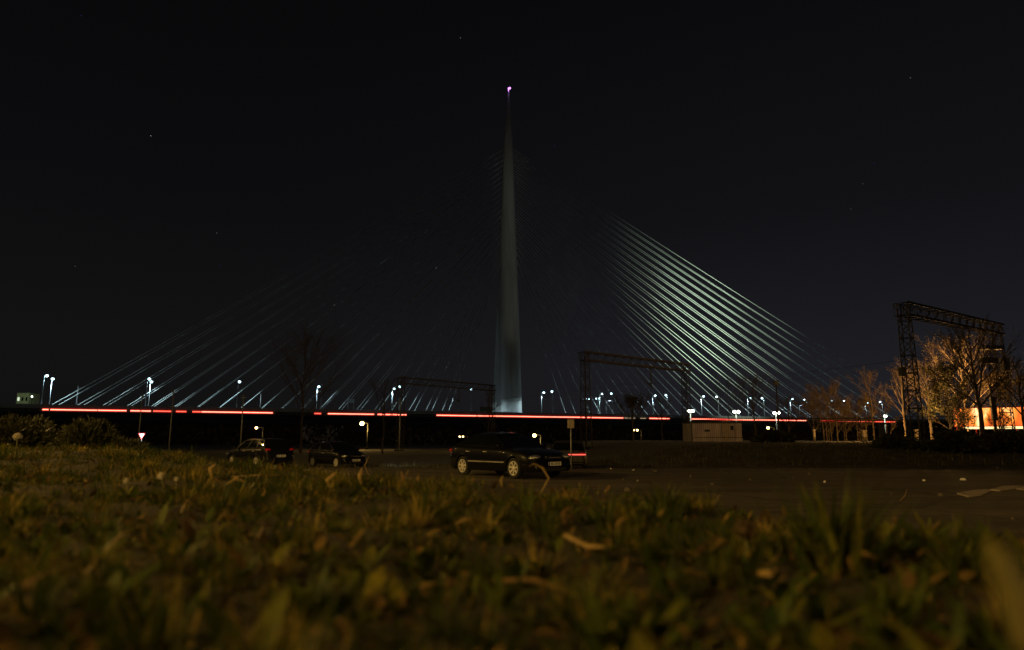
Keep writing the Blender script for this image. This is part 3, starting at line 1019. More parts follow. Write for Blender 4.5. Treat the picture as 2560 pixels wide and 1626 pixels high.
for i, (px_, yt, Y_, w_, lab) in enumerate(((2398, 1000, 55, 70, 'leafless black thicket in front of the left end of the hoarding'), (2490, 1020, 53, 40, 'leafless black thicket at the foot of the right gantry mast'))):
    tree(lab, px_, yt, Y_, w_, 40 + i, 'leafless thickets in front of the hoarding', M['bark_dark'], M['twig_dark'], limbs=18, subs=7, twigs=5, clear=.08, upright=.9, trunk_r=.07, stems=5, name='thicket', cat='thicket')
# lamps in among those trees
light('sodium_light', 'POINT', at(2300, 1040, 58), 1600, (1, .50, .13), .15)
light('sodium_light', 'POINT', at(2120, 1010, 66), 800, (1, .50, .13), .15)
light('sodium_light', 'POINT', at(2385, 935, 70), 2200, (1, .50, .13), .15)
light('sodium_light', 'POINT', at(2520, 1000, 68), 1800, (1, .50, .13), .15)


def shrub(label, px, ytop, ybase, Y, wpx, seed, m_leaf, m_wood, n, L, W, group, droop=.3, name='shrub', z_base=None):
    """Dense shrub: arching sprays, each carrying many narrow leaves."""
    rng = random.Random(seed)
    top = at(px, ytop, Y)
    z0 = z_base if z_base is not None else ground_z(top)
    H = top.z - z0
    R = wpx / FPX * Y / 2
    t = empty(name, (top.x, top.y, z0), label, 'shrub', group)
    st, lf = MB(), MB()
    for i in range(n):
        az = rng.uniform(0, 2 * pi); f = rng.random() ** .6
        el = rng.uniform(.1, 1.35)
        end = Vector((cos(az) * R * cos(el) * rng.uniform(.75, 1.08), sin(az) * R * .7 * cos(el), H * sin(el) ** .8 * rng.uniform(.78, 1.06)))
        start = Vector((cos(az) * R * .15, sin(az) * R * .1, H * .05))
        mid = start.lerp(end, .55) + Vector((0, 0, H * .16))
        pts = []
        for k in range(7):
            u = k / 6
            pts.append(start * (1 - u) ** 2 + mid * 2 * u * (1 - u) + end * u * u)
        st.tube(pts, [.03 * (1 - .85 * k / 6) for k in range(7)], 4, False)
        for k in range(26):
            u = .28 + .72 * k / 25
            ix = min(5, int(u * 6)); p = pts[ix].lerp(pts[ix + 1], u * 6 - ix)
            d = (pts[ix + 1] - pts[ix]).normalized()
            for sgn in (-1, 1, 1):
                q = (d + perp(d, rng) * rng.uniform(.4, .9) * sgn + Vector((0, 0, -droop * .3 + rng.uniform(-.2, .25)))).normalized()
                l = L * rng.uniform(.6, 1.3); wv = perp(q, rng) * W * rng.uniform(.7, 1.2)
                lf.add([p - wv * .4, p + wv * .4, p + q * l * .6 + wv, p + q * l, p + q * l * .6 - wv], [(0, 1, 2, 3, 4)])
    st.build('stems', m_wood, t)
    lf.build('foliage', m_leaf, t)
    return t


GS = 'feathery conifer shrubs on the left of the bank'
shrub('tall feathery conifer shrub at the left edge of the bank', 50, 1046, 1130, 15.5, 330, 21, M['conifer'], M['bark_dark'], 330, .15, .009, GS, z_base=.45)
shrub('lower spreading conifer shrub between the tall conifer shrub and the give way sign', 225, 1054, 1130, 15.0, 180, 22, M['conifer'], M['bark_dark'], 220, .15, .009, GS, z_base=.45)
shrub('lowest conifer shrub, just under the give way sign', 322, 1102, 1130, 14.5, 120, 27, M['conifer'], M['bark_dark'], 130, .13, .008, GS, z_base=.45)
GH = 'black hedge shrubs below the hoarding'
shrub('black hedge shrub below the lit hoarding, left end', 2385, 1083, 1100, 41, 150, 23, M['bush_dark'], M['bark_dark'], 120, .28, .06, GH)
shrub('black hedge shrub below the lit hoarding, right end', 2520, 1083, 1100, 41, 170, 24, M['bush_dark'], M['bark_dark'], 120, .28, .06, GH)
shrub('black rounded shrub at the foot of the tall gantry mast', 2235, 1094, 1110, 42, 100, 25, M['bush_dark'], M['bark_dark'], 80, .28, .06, GH)
shrub('black rounded shrub right of the pale shed', 1935, 1082, 1110, 48, 110, 26, M['bush_dark'], M['bark_dark'], 90, .28, .06, GH)

# far-off wood, one dark mass below the deck
rs = np.random.RandomState(5)
n = 26000
fx = rs.uniform(-260, 420, n); fy = 215 + rs.uniform(-8, 8, n) + .18 * fx
hgt = 4.6 + .8 * np.sin(fx * .09) + .5 * np.sin(fx * .31 + 1) + .6 * np.sin(fx * .9)
fz = rs.uniform(-.25, 1, n) * hgt
c = np.stack([fx, fy, fz], -1)
d1 = rs.normal(size=(n, 3)); d1 /= np.linalg.norm(d1, axis=1)[:, None]
d2 = rs.normal(size=(n, 3)); d2 /= np.linalg.norm(d2, axis=1)[:, None]
sz = rs.uniform(.4, 1.1, (n, 1))
v = np.stack([c - d1 * sz, c + d2 * sz * .6, c + d1 * sz, c - d2 * sz * .6], 1).reshape(-1, 3)
tag(np_obj('far_wood', v, np.arange(n * 4).reshape(-1, 4), M['far_leaf'], smooth=False), 'dark far off wood below the bridge deck', 'wood', kind='stuff')

xs_h = np.linspace(-900, 1300, 240)
Xh, Th = np.meshgrid(xs_h, np.linspace(0, 1, 7))
Yh = 300 + .4475 * np.clip(Xh, -330, 900)
Zh = -1 + np.sin(Th * pi) ** .7 * (2.2 + 9.2 * Yh / (Yh + 83) + .35 * np.sin(Xh * .09 + 1) + .25 * np.sin(Xh * .31))
vh = np.stack([Xh, Yh - 25 + Th * 60, Zh], -1).reshape(-1, 3)
ih = (np.arange(6)[:, None] * 240 + np.arange(239)[None, :]).ravel()
tag(np_obj('hills', vh, np.stack([ih, ih + 1, ih + 241, ih + 240], -1), M['far_leaf']), kind='structure')

# ------------------------------------------------------------------ shed, hoarding, fence, far buildings
pA, pB = at(1729, 1105, 66), at(1856, 1105, 66)
zt_ = at(1800, 1059, 66).z
z0 = ground_z(pA)
t = empty('shed', (pA.x, pA.y, z0), 'pale flat roofed shed behind the dark fence', 'shed')
wd_ = pB.x - pA.x; h = zt_ - z0
MB().box((wd_ / 2, 1.6, h / 2 - .05), (wd_, 3.2, h + .1)).build('wall', M['render'], t)
MB().box((wd_ / 2, 1.6, h + .06), (wd_ + .12, 3.4, .12)).build('roof', M['roof'], t)
wx = at(1830, 1070, 66)
m = MB(); m.box((wx.x - pA.x, -.012, wx.z - z0), (.26, .03, .42)); m.build('window', M['window_dark'], t)
MB().box((at(1768, 1077, 66).x - pA.x, -.03, at(1768, 1077, 66).z - z0), (.5, .06, .22)).build('vent', M['dark_metal'], t)
MB().box((wd_ - .62, -.008, h / 2), (.025, .02, h - .02)).build('joint', M['roof'], t)
MB().box((wd_ - 1.5, -.02, .95), (.85, .04, 1.95)).build('door', M['sign_grey'], t)
MB().box((.06, -.02, h / 2), (.09, .06, h - .05)).build('drainpipe', M['roof'], t)
light('wall_light', 'POINT', (pA.x + 1.5, pA.y - 6, 4.5), 28, (1.0, .66, .52), .2)

# lit hoarding
hm = bpy.data.materials.new('lit_hoarding_sheet'); hm.use_nodes = True
tt = hm.node_tree; pb = tt.nodes['Principled BSDF']
tc = tt.nodes.new('ShaderNodeTexCoord'); mp = tt.nodes.new('ShaderNodeMapping'); mp.inputs['Scale'].default_value = (.9, 1, .40)
mp.inputs['Rotation'].default_value = (0, .35, 0)
nz_ = tt.nodes.new('ShaderNodeTexNoise'); nz_.inputs['Scale'].default_value = .9; nz_.inputs['Detail'].default_value = 4; nz_.inputs['Distortion'].default_value = .6
rp = tt.nodes.new('ShaderNodeValToRGB')
els = rp.color_ramp.elements
els[0].position = .36; els[0].color = (.85, .05, .008, 1)
els[1].position = .76; els[1].color = (2.4, 1.7, .75, 1)
q = els.new(.47); q.color = (1.1, .22, .03, 1)
q = els.new(.58); q.color = (1.5, .48, .07, 1)
tt.links.new(tc.outputs['Object'], mp.inputs[0]); tt.links.new(mp.outputs[0], nz_.inputs['Vector']); tt.links.new(nz_.outputs[0], rp.inputs[0])
tt.links.new(rp.outputs[0], pb.inputs['Emission Color']); pb.inputs['Emission Strength'].default_value = 1.05
pb.inputs['Base Color'].default_value = (.3, .1, .03, 1)
hA, hB = at(2384, 1022, 62), at(2640, 1012, 58)
zb = at(2400, 1066, 62).z
u = Vector((hB.x - hA.x, hB.y - hA.y, 0)); Lh = u.length
t = empty('hoarding', (hA.x, hA.y, ground_z(hA)), 'long glowing orange hoarding behind the trees at the right edge', 'hoarding', rz=math.atan2(u.y, u.x))
za, zt2 = zb - t.location.z, hA.z - t.location.z
MB().box((Lh / 2, 0, (za + zt2) / 2), (Lh, .08, zt2 - za)).build('panel', hm, t)
M['strip'] = emit('pale_light_strip', (1.0, .78, .36), 1.7)
MB().box((Lh / 2 + .3, -.06, za - .16), (Lh - .6, .12, .2)).build('glow_strip', M['strip'], t)
m = MB()
for f in np.linspace(.1, Lh - .1, 6): m.box((f, .12, zt2 / 2), (.1, .1, zt2))
m.box((Lh / 2, .0, zt2 + .04), (Lh + .1, .14, .07)); m.box((Lh / 2, 0, za - .03), (Lh, .14, .05)); m.box((-.04, 0, (za + zt2) / 2), (.07, .14, zt2 - za + .1))
m.build('frame', M['sign_red'], t)

# railway fence: pillars and panels
pts = [at(1735, 1085, 58), at(2035, 1085, 55), at(2160, 1085, 53.5), at(2205, 1085, 52), at(2292, 1085, 51), at(2420, 1085, 49)]
t = empty('fence', (pts[0].x, pts[0].y, ground_z(pts[0])), 'long dark iron fence with pillars in front of the shed and trees', 'fence')
for i in range(len(pts) - 1):
    a, b = pts[i], pts[i + 1]
    m = MB()
    u = Vector((b.x - a.x, b.y - a.y, 0)); L = u.length; n = int(L / .16)
    za_, zb_ = ground_z(a), ground_z(b)
    for zz in (.35, 1.62, 1.82):
        m.tube([(a.x, a.y, za_ + zz), (b.x, b.y, zb_ + zz)], .022, 4)
    for k in range(1, n):
        f = k / n
        x, y, z = a.x + u.x * f, a.y + u.y * f, za_ + (zb_ - za_) * f
        m.box((x, y, z + 1.0), (.018, .018, 1.9))
    m.build('panel', M['dark_metal'], t, True)
M['pillar'] = mat('pillar_render', (.62, .50, .36), .85, var=.15, scale=2, bump=.3, bscale=14)
for i, (x, y0, Y, w, dark) in enumerate(((2035, 1077, 56.5, .14, 0), (2160, 1079, 55.5, .24, 0), (2203, 1061, 51.5, .30, 1), (2290, 1077, 54.5, .2, 0))):
    p = at(x, y0, Y); z0 = ground_z(p)
    m = MB()
    m.box((p.x, p.y, (p.z + z0) / 2 - .05), (w, w, p.z - z0 + .1))
    m.box((p.x, p.y, p.z + .05), (w * 1.35, w * 1.35, .1))
    m.build('pillar', M['dark_metal'] if dark else M['pillar'], t, True)
for (x, Y) in ((2035, 56.5), (2160, 55.5), (2290, 54.5)):
    q = at(x, 1080, Y)
    light('pillar_spot', 'SPOT', q + Vector((-.6, -3.2, .4)), 160, (1, .52, .14), .1, q, 20, .5)  # added unseen spots, each brightening one pillar

# far buildings
def building(label, px, ytop, Y, w, d, wallm, rows, cols, litp, seed):
    rng = random.Random(seed)
    p = at(px, ytop, Y); z0 = -.6
    h = p.z - z0
    t = empty('building', (p.x, p.y, z0), label, 'building', 'far buildings beyond the bridge')
    MB().box((0, d / 2, h / 2), (w, d, h)).build('wall', wallm, t)
    MB().box((0, d / 2, h + .25), (w + .8, d + .8, .5)).build('roof', M['roof'], t)
    for r in range(rows):
        for c_ in range(cols):
            lit = rng.random() < litp
            MB().box(((c_ + .5) / cols * w - w / 2, -.03, h * (.35 + .6 * (r + .5) / rows)), (w / cols * .45, .1, h * .6 / rows * .5)).build('window', M['window_lit'] if lit else M['window_dark'], t)


building('dim greenish building beyond the bridge at the far left, with lit windows down its side', 58, 983, 430, 7.5, 10, M['glow_wall'], 4, 3, .45, 3)
building('small pale building beyond the deck just left of the pylon foot', 1215, 1020, 620, 11, 10, M['glow_wall'], 2, 5, .6, 5)
p = at(58, 1000, 420)
light('building_light', 'POINT', p + Vector((4, -8, 4)), 2500, (.85, 1, .7), .3)
for (x, y, lab) in ((80, 992, 'tiny white lamp right of the greenish far building, upper'), (75, 1018, 'tiny white lamp right of the greenish far building, lower'), (34, 1028, 'tiny white lamp left of the greenish far building')):
    p = at(x, y, 400)
    t = empty('street_lamp', (p.x, p.y, -.6), lab, 'street lamp', 'tiny far lamps at the left edge')
    MB().tube([(0, .3, 0), (0, .3, p.z + .6)], .12, 6).build('pole', M['dark_metal'], t)
    MB().sphere((0, 0, p.z + .6), .45, 8, 6).build('lamp_head', M['flood_lamp'], t, smooth=True)


# ------------------------------------------------------------------ cars
def lerp(a, b, t): return a + (b - a) * t


def text_mesh(s, size):
    c = bpy.data.curves.new('plate_text', 'FONT')
    c.body = s; c.size = size; c.align_x = 'CENTER'; c.align_y = 'CENTER'; c.extrude = .0015; c.space_character = 1.05; c.offset = .0016
    o = bpy.data.objects.new('tmp', c); COL.objects.link(o)
    bpy.context.view_layer.update()
    me = bpy.data.meshes.new_from_object(o.evaluated_get(bpy.context.evaluated_depsgraph_get()))
    bpy.data.objects.remove(o)
    return me


def make_car(label, loc, rz, P):
    """Local axes: +x forward, +y left, +z up."""
    L, W, H = P['L'], P['W'], P['H']
    t = empty('parked_car', loc, label, 'car', 'dark cars parked on the lot', rz)
    paint = P['paint']
    R = P.get('R', .315); AR = R + .055
    wx = P['wheels']
    prof = P['belt']
    xs_p, zs_p = [q[0] for q in prof], [q[1] for q in prof]
    xs = sorted(set([round(q, 3) for q in np.linspace(-L / 2, L / 2, 47)] + [round(w + AR * k, 3) for w in wx for k in (-1, -.97, -.85, -.6, -.3, 0, .3, .6, .85, .97, 1)] + [L / 2 - .04, -L / 2 + .04]))
    def halfw(x):
        f = abs(x) / (L / 2)
        return W / 2 * (1 - .20 * max(0, (f - .68) / .32) ** 2.4)
    def sect(x):
        w = halfw(x); b = float(np.interp(x, xs_p, zs_p))
        f = abs(x) / (L / 2)
        zl = .20 + .10 * max(0, (f - .86) / .14) ** 2
        arch = 0
        for q in wx:
            if abs(x - q) < AR: arch = max(arch, R + sqrt(max(0, AR * AR - (x - q) ** 2)))
        s = [(w * .66, zl), (w * .93, zl), (w * .985, zl + .09), (w, b * .56), (w * .992, b * .70), (w * .975, b - .16), (w * .945, b - .06), (w * .90, b - .012), (w * .62, b + .018), (w * .3, b + .03)]
        s = [(y, max(z, min(arch, b - .10))) if i < 5 else (y, z) for i, (y, z) in enumerate(s)]
        return s
    rings = []
    for x in xs:
        s = sect(x)
        rings.append([Vector((x, y, z)) for y, z in s] + [Vector((x, -y, z)) for y, z in reversed(s)])
    body = MB().rings(rings).build('body', paint, t, smooth=True)
    body.modifiers.new('split', 'EDGE_SPLIT').split_angle = radians(38)
    # cabin
    (xb0, xb1), (xr0, xr1) = P['cab_base'], P['cab_roof']
    wb, wr = W / 2 * .93, W / 2 * P.get('wr', .70)
    def cab(a, tt_, off=0.0, side=1):
        zb = float(np.interp(lerp(xb0, xb1, a), xs_p, zs_p)) - .02
        zr = H - .045 - .055 * (2 * a - 1) ** 2
        x = lerp(lerp(xb0, xr0, tt_), lerp(xb1, xr1, tt_), a)
        y = lerp(wb, wr, tt_ ** 1.15) + off
        return Vector((x, side * y, lerp(zb, zr, tt_) + (0.035 * 0)))
    na, ntt = 12, 6
    rg_ = []
    for i in range(na + 1):
        a = i / na
        l = [cab(a, j / ntt) for j in range(ntt + 1)]
        top = l[-1]
        l += [Vector((top.x, top.y * .72, top.z + .030)), Vector((top.x, top.y * .3, top.z + .044))]
        r = [Vector((p.x, -p.y, p.z)) for p in reversed(l)]
        rg_.append(l + r)
    cb = MB().rings(rg_).build('cabin', paint, t, smooth=True)
    cb.modifiers.new('split', 'EDGE_SPLIT').split_angle = radians(40)
    def patch(pts, d, name, material):
        return MB().prism(pts, d).build(name, material, t)
    for side in (1, -1):
        for a0, a1 in P['side_windows']:
            q = [cab(a0, .12, .004, side), cab(a1, .12, .004, side), cab(a1, .90, .004, side), cab(a0, .90, .004, side)]
            m = MB()
            cols_ = 5
            vs = []
            for j in range(7):
                tj = .10 + .80 * j / 6
                for i in range(cols_): vs.append(cab(lerp(a0, a1, i / (cols_ - 1)), tj, .006, side))
            m.add(vs, [(j * cols_ + i, j * cols_ + i + 1, (j + 1) * cols_ + i + 1, (j + 1) * cols_ + i) for j in range(6) for i in range(cols_ - 1)])
            m.build('side_window', M['glass'], t, smooth=True)
    for a, nm, dx in ((1, 'windscreen', .006), (0, 'rear_window', -.006)):
        m = MB(); vs = []
        for j in range(5):
            tj = .08 + .84 * j / 4
            p = cab(a, tj)
            for k in (-.92, -.46, 0, .46, .92):
                vs.append(Vector((p.x + dx * 2, p.y * k, p.z + .004 + .0 * (1 - k * k))))
        m.add(vs, [(j * 5 + i, j * 5 + i + 1, (j + 1) * 5 + i + 1, (j + 1) * 5 + i) for j in range(4) for i in range(4)])
        m.build(nm, M['glass'], t, smooth=True)
    # wheels
    for x in wx:
        for side in (1, -1):
            yo = side * (halfw(x) - .015)
            lat = lambda r, y: [Vector((x + r * cos(2 * pi * k / 32), yo - side * y, R + r * sin(2 * pi * k / 32))) for k in range(32)]
            rin = R * .70
            m = MB().rings([lat(rin, .03), lat(rin + .01, .0), lat(R - .02, -.004), lat(R, .02), lat(R, .17), lat(R - .03, .20), lat(rin, .20)], cap=False)
            wh = m.build('wheel', M['tyre'], t, smooth=True)
            rm = MB()
            rm.rings([lat(rin - .001, .032), lat(rin - .001, .004), lat(rin - .022, .004), lat(rin - .03, .04)], cap=False)
            rm.rings([lat(.055, .05), lat(.055, .012), lat(.03, .006), lat(.001, .005)], cap=False)
            ns = P.get('spokes', 7)
            for k in range(ns):
                th = 2 * pi * k / ns + .2
                e, nn = Vector((cos(th), 0, sin(th))), Vector((-sin(th), 0, cos(th)))
                c0 = Vector((x, yo, R))
                def pp(r, w, y): return c0 + e * r + nn * w - Vector((0, side * y, 0))
                r0, r1 = .04, rin - .018
                w0, w1 = .022, .036
                poly = [pp(r0, -w0, .016), pp(r1, -w1, .010), pp(r1, w1, .010), pp(r0, w0, .016)]
                rm.prism(poly, (0, -side * .03, 0))
            rm.build('rim', M['rim'], wh)
            MB().rings([lat(rin - .004, .085), lat(.001, .085)], cap=False).build('brake_disc', M['plastic'], wh)
    # lights, plates, trim
    fx_, rx_ = L / 2, -L / 2
    for side in (1, -1):
        hz = P['head_z']
        xh = fx_ - .20
        rot = Matrix.Rotation(side * -.55, 3, 'Z') @ Matrix.Rotation(-.12, 3, 'Y')
        MB().sphere((xh - .02, side * (halfw(xh) - .19), hz), (.20, .235, .085), 18, 10, rot).build('headlight', M['lens'], t, smooth=True)
        xt = rx_ + .14
        rot = Matrix.Rotation(side * .5, 3, 'Z')
        MB().sphere((xt, side * (halfw(xt) - .13), P['tail_z']), (.17, .17, .085) if P.get('tail', 'h') == 'h' else (.14, .13, .16), 16, 10, rot).build('tail_light', M['redlens'], t, smooth=True)
        mx_ = P['mirror_x']
        zm = float(np.interp(mx_, xs_p, zs_p)) + .07
        MB().sphere((mx_, side * (W / 2 + .07), zm), (.07, .105, .075), 12, 8).build('mirror', paint, t, smooth=True)
        MB().sphere((fx_ - .13, side * W * .33, .33), (.06, .09, .045), 12, 8).build('fog_light', M['lens'], t, smooth=True)
        zh = P['handle_z']
        for xh_ in P['handles']:
            MB().box((xh_, side * (halfw(xh_) * .985 + .012), zh), (.20, .03, .032)).build('door_handle', P.get('handle_mat', paint), t, bevel=.008)
        if P.get('trim'):
            for x0, x1 in P['trim']:
                n_ = 6
                MB().rings([[Vector((x_, side * (halfw(x_) + d_), z_)) for d_, z_ in ((-.01, .47), (.014, .47), (.014, .505), (-.01, .505))] for x_ in np.linspace(x0, x1, n_)]).build('side_trim', M['chrome'], t)
    # grille and bumper intake
    zf = P['head_z']
    MB().box((fx_ - .005, 0, zf + .00), (.05, .72, .10)).build('grille', M['plastic'], t, bevel=.01)
    MB().box((fx_ + .012, 0, zf + .0), (.03, .46, .012)).build('grille_bar', M['chrome'], t)
    MB().box((fx_ - .02, 0, .30), (.08, W * .52, .12)).build('intake', M['plastic'], t, bevel=.01)
    for end, txt in P['plates']:
        sx = 1 if end == 'f' else -1
        px_ = sx * (L / 2 + .022); pz = P['plate_z'][0 if end == 'f' else 1]
        pl = MB().box((px_, 0, pz), (.012, .52, .113)).build('number_plate', M['plate'], t, bevel=.003)
        by = -.236 * sx
        MB().box((px_ + sx * .007, by, pz), (.004, .044, .108)).build('plate_band', M['plate_blue'], pl)
        me = text_mesh(txt, .098)
        me.materials.append(M['ink'])
        o = bpy.data.objects.new('plate_text', me); COL.objects.link(o)
        o.parent = pl
        o.matrix_local = Matrix.Translation((px_ + sx * .009, .022 * sx, pz - .002)) @ (Matrix.Rotation(sx * pi / 2, 4, 'Z') @ Matrix.Rotation(pi / 2, 4, 'X')) @ Matrix.Diagonal((.80, 1, 1, 1))
    return t


SED = dict(L=4.58, W=1.78, H=1.43, paint=M['paint_black'], wheels=(1.36, -1.34), R=.315,
           belt=[(-2.29, .62), (-2.26, .80), (-2.2, .93), (-2.0, 1.0), (-1.6, 1.02), (-.8, .985), (.95, .94), (1.5, .87), (1.95, .77), (2.15, .69), (2.26, .60), (2.29, .52)],
           cab_base=(-1.86, 1.06), cab_roof=(-1.06, .18), side_windows=[(.10, .48), (.52, .90)],
           head_z=.645, tail_z=.82, mirror_x=.78, handle_z=.80, handles=(-.05, -1.02), trim=[(-.98, -.06), (-.03, .93)],
           plates=[('f', 'BG 1337 JS')], plate_z=(.46, .62), handle_mat=M['chrome'])
make_car('black sedan with pale alloy wheels parked on the lot nearest the grass', (-.16, 23.03, float(G(-.16, 23))), radians(-50.5), SED)
SUV = dict(L=4.45, W=1.82, H=1.58, paint=M['paint_dark'], wheels=(1.32, -1.30), R=.34,
           belt=[(-2.225, .55), (-2.2, .80), (-2.12, 1.02), (-1.9, 1.07), (-.8, 1.06), (.95, 1.02), (1.6, .96), (2.0, .84), (2.2, .66), (2.225, .55)],
           cab_base=(-2.14, 1.15), cab_roof=(-1.72, .25), side_windows=[(.06, .26), (.29, .58), (.61, .92)], wr=.74,
           head_z=.74, tail_z=.98, tail='h', mirror_x=.85, handle_z=.90, handles=(0, -1.0), trim=None,
           plates=[('r', 'BG 204 KA')], plate_z=(.5, .66), handle_mat=M['chrome'])
pb_ = at(650, 1120, 37.5)
carB = make_car('dark hatchback parked with its red tail lights towards the grass', (pb_.x, pb_.y, float(G(pb_.x, pb_.y))), radians(90 + 48), SUV)
HAT = dict(L=3.9, W=1.68, H=1.46, paint=M['paint_dark'], wheels=(1.22, -1.22), R=.30,
           belt=[(-1.95, .55), (-1.92, .80), (-1.85, .95), (-.8, .97), (.85, .93), (1.35, .86), (1.7, .74), (1.9, .60), (1.95, .52)],
           cab_base=(-1.84, 1.1), cab_roof=(-1.30, .22), side_windows=[(.08, .40), (.44, .90)], wr=.72,
           head_z=.64, tail_z=.86, mirror_x=.75, handle_z=.79, handles=(-.1,), trim=None,
           plates=[('f', 'BG 718 LP')], plate_z=(.42, .6), handle_mat=M['chrome'])
pc_ = at(842, 1130, 40)
make_car('small dark hatchback parked facing right, second car from the left', (pc_.x, pc_.y, float(G(pc_.x, pc_.y))), radians(-43), HAT)
D_ = dict(SUV); D_['H'] = 1.42; D_['paint'] = M['plastic']; D_['plates'] = []; D_['tail_z'] = .78
D_['belt'] = [(x, z * .9) for x, z in SUV['belt']]
pd_ = at(1421, 1120, 35.5)  # added car, a holder for the red trail below
carD = make_car('added dark car behind the black sedan carrying a red tail light trail', (pd_.x, pd_.y, float(G(pd_.x, pd_.y))), radians(85), D_)
zz = at(1440, 1137, 33.3).z - carD.location.z
MB().box((-2.235, -.42, zz), (.05, .84, .055)).build('tail_light_trail', M['red_tail'], carD, bevel=.01)  # glowing bar drawn for the tail light trail of a moving car

# ------------------------------------------------------------------ litter and slabs on the lot
def lot_pt(px, py):
    d = raydir(px, py); tt = 3.0
    while tt < 60:
        p = cam.location + d * tt
        if p.z <= float(G(p.x, p.y)): break
        tt += .02
    return cam.location + d * tt


rng = random.Random(8)
def scrap(px, py, w, h, label, m_=None, name='paper_scrap', cat='litter'):
    p = lot_pt(px, py)
    n = 9
    bot, top = [], []
    for k in range(n):
        a = 2 * pi * k / n
        r = rng.uniform(.7, 1.15)
        bot.append(Vector((cos(a) * w / 2 * r, sin(a) * w / 2 * r, 0)))
        top.append(Vector((cos(a) * w * .40 * r, sin(a) * w * .36 * r, h * rng.uniform(.6, 1.1))))
    t = MB().rings([bot, top]).build(name, m_ or M['paper'])
    t.location = p
    return tag(t, label, cat, 'litter on the car park' if cat == 'litter' else None)


scrap(2062, 1207, .075, .06, 'small white crumpled scrap on the lot, left of the grass tuft')
scrap(2310, 1203, .10, .05, 'white crumpled scrap on the lot right of the grass tuft, nearer the tuft')
scrap(2407, 1201, .17, .06, 'larger greyish scrap on the lot towards the right edge')
scrap(1527, 1173, .10, .04, 'small pale scrap on the lot just right of the black sedan')
scrap(1584, 1176, .11, .03, 'flat dull scrap on the lot, second right of the black sedan')
for (poly, lab) in (([(2392, 1236), (2420, 1244), (2452, 1240), (2478, 1229), (2466, 1227), (2440, 1228)], 'flat pale broken concrete slab on the lot near the right edge, left one'),
                    ([(2474, 1227), (2500, 1229), (2545, 1222), (2552, 1217), (2510, 1218)], 'flat pale broken concrete slab on the lot near the right edge, middle one'),
                    ([(2540, 1224), (2600, 1232), (2640, 1222), (2575, 1214)], 'flat pale broken concrete slab cut by the right edge')):
    ps = [lot_pt(*q) for q in poly]
    c = sum(ps, Vector()) / len(ps)
    o = MB().prism([p - c for p in ps], (0, 0, .035)).build('concrete_slab', M['slab'])
    o.location = c + Vector((0, 0, -.004))
    tag(o, lab, 'slab', 'broken concrete slabs')

rg_ = np.random.RandomState(77)
n = 1300
x = rg_.uniform(-16, 24, n); y = rg_.uniform(8, 37, n)
k = rg_.rand(n) < np.clip(.35 + .4 * nz2(x * .22 + 2, y * .3), .03, 1)
x, y = x[k], y[k]; n = len(x)
sz = rg_.gamma(2, .011, n)
c = np.stack([x, y, G(x, y) + sz * .3], -1)
oct_ = np.array([[1, 0, 0], [0, 1, 0], [-1, 0, 0], [0, -1, 0]])
v = np.empty((n, 8, 3))
for i in range(4):
    v[:, i] = c + oct_[i] * (sz * rg_.uniform(.8, 1.5, n))[:, None] - np.array([0, 0, 1]) * (sz * .4)[:, None]
    v[:, 4 + i] = c + oct_[i] * (sz * rg_.uniform(.3, .9, n))[:, None] + np.array([0, 0, 1]) * (sz * rg_.uniform(.3, .8, n))[:, None]
fq = np.array([[4, 5, 6, 7], [0, 1, 5, 4], [1, 2, 6, 5], [2, 3, 7, 6], [3, 0, 4, 7]])
tag(np_obj('gravel', v.reshape(-1, 3), (np.arange(n)[:, None, None] * 8 + fq[None]).reshape(-1, 4), M['stone'], smooth=False), 'loose gravel strewn over the car park', 'gravel', kind='stuff')

# ------------------------------------------------------------------ grass, weeds and leaves on the bank
def scatter(n, rs, ymin, ymax, pw, wide=.93, over=.35):
    u = rs.rand(n) ** pw
    y = ymin + (ymax - ymin) * u
    x = y * rs.uniform(-wide, wide, n) + rs.uniform(-.12, .12, n)
    k = y < EDGE(x) + over
    return x[k], y[k]


def blades(x, y, z, h, w, az, lean, curl, rs):
    n = len(x)
    rows = 4
    t = np.linspace(0, 1, rows)[None, :]
    ang = lean[:, None] + curl[:, None] * t
    ds = h[:, None] / (rows - 1)
    hor = np.concatenate([np.zeros((n, 1)), np.cumsum(np.sin(ang[:, :-1]) * ds, 1)], 1)
    ver = np.concatenate([np.zeros((n, 1)), np.cumsum(np.cos(ang[:, :-1]) * ds, 1)], 1)
    wid = w[:, None] * (1 - t ** 1.6 * .93) * .5
    ca, sa = np.cos(az)[:, None], np.sin(az)[:, None]
    cx, cy, cz = x[:, None] + hor * ca, y[:, None] + hor * sa, z[:, None] + ver
    v = np.empty((n, rows, 2, 3))
    v[:, :, 0, 0] = cx - sa * wid; v[:, :, 0, 1] = cy + ca * wid; v[:, :, 0, 2] = cz
    v[:, :, 1, 0] = cx + sa * wid; v[:, :, 1, 1] = cy - ca * wid; v[:, :, 1, 2] = cz
    b = (np.arange(n) * rows * 2)[:, None]
    r = (np.arange(rows - 1) * 2)[None, :]
    i = b + r
    q = np.stack([i, i + 1, i + 3, i + 2], -1).reshape(-1, 4)
    return v.reshape(-1, 3), q, rows * 2


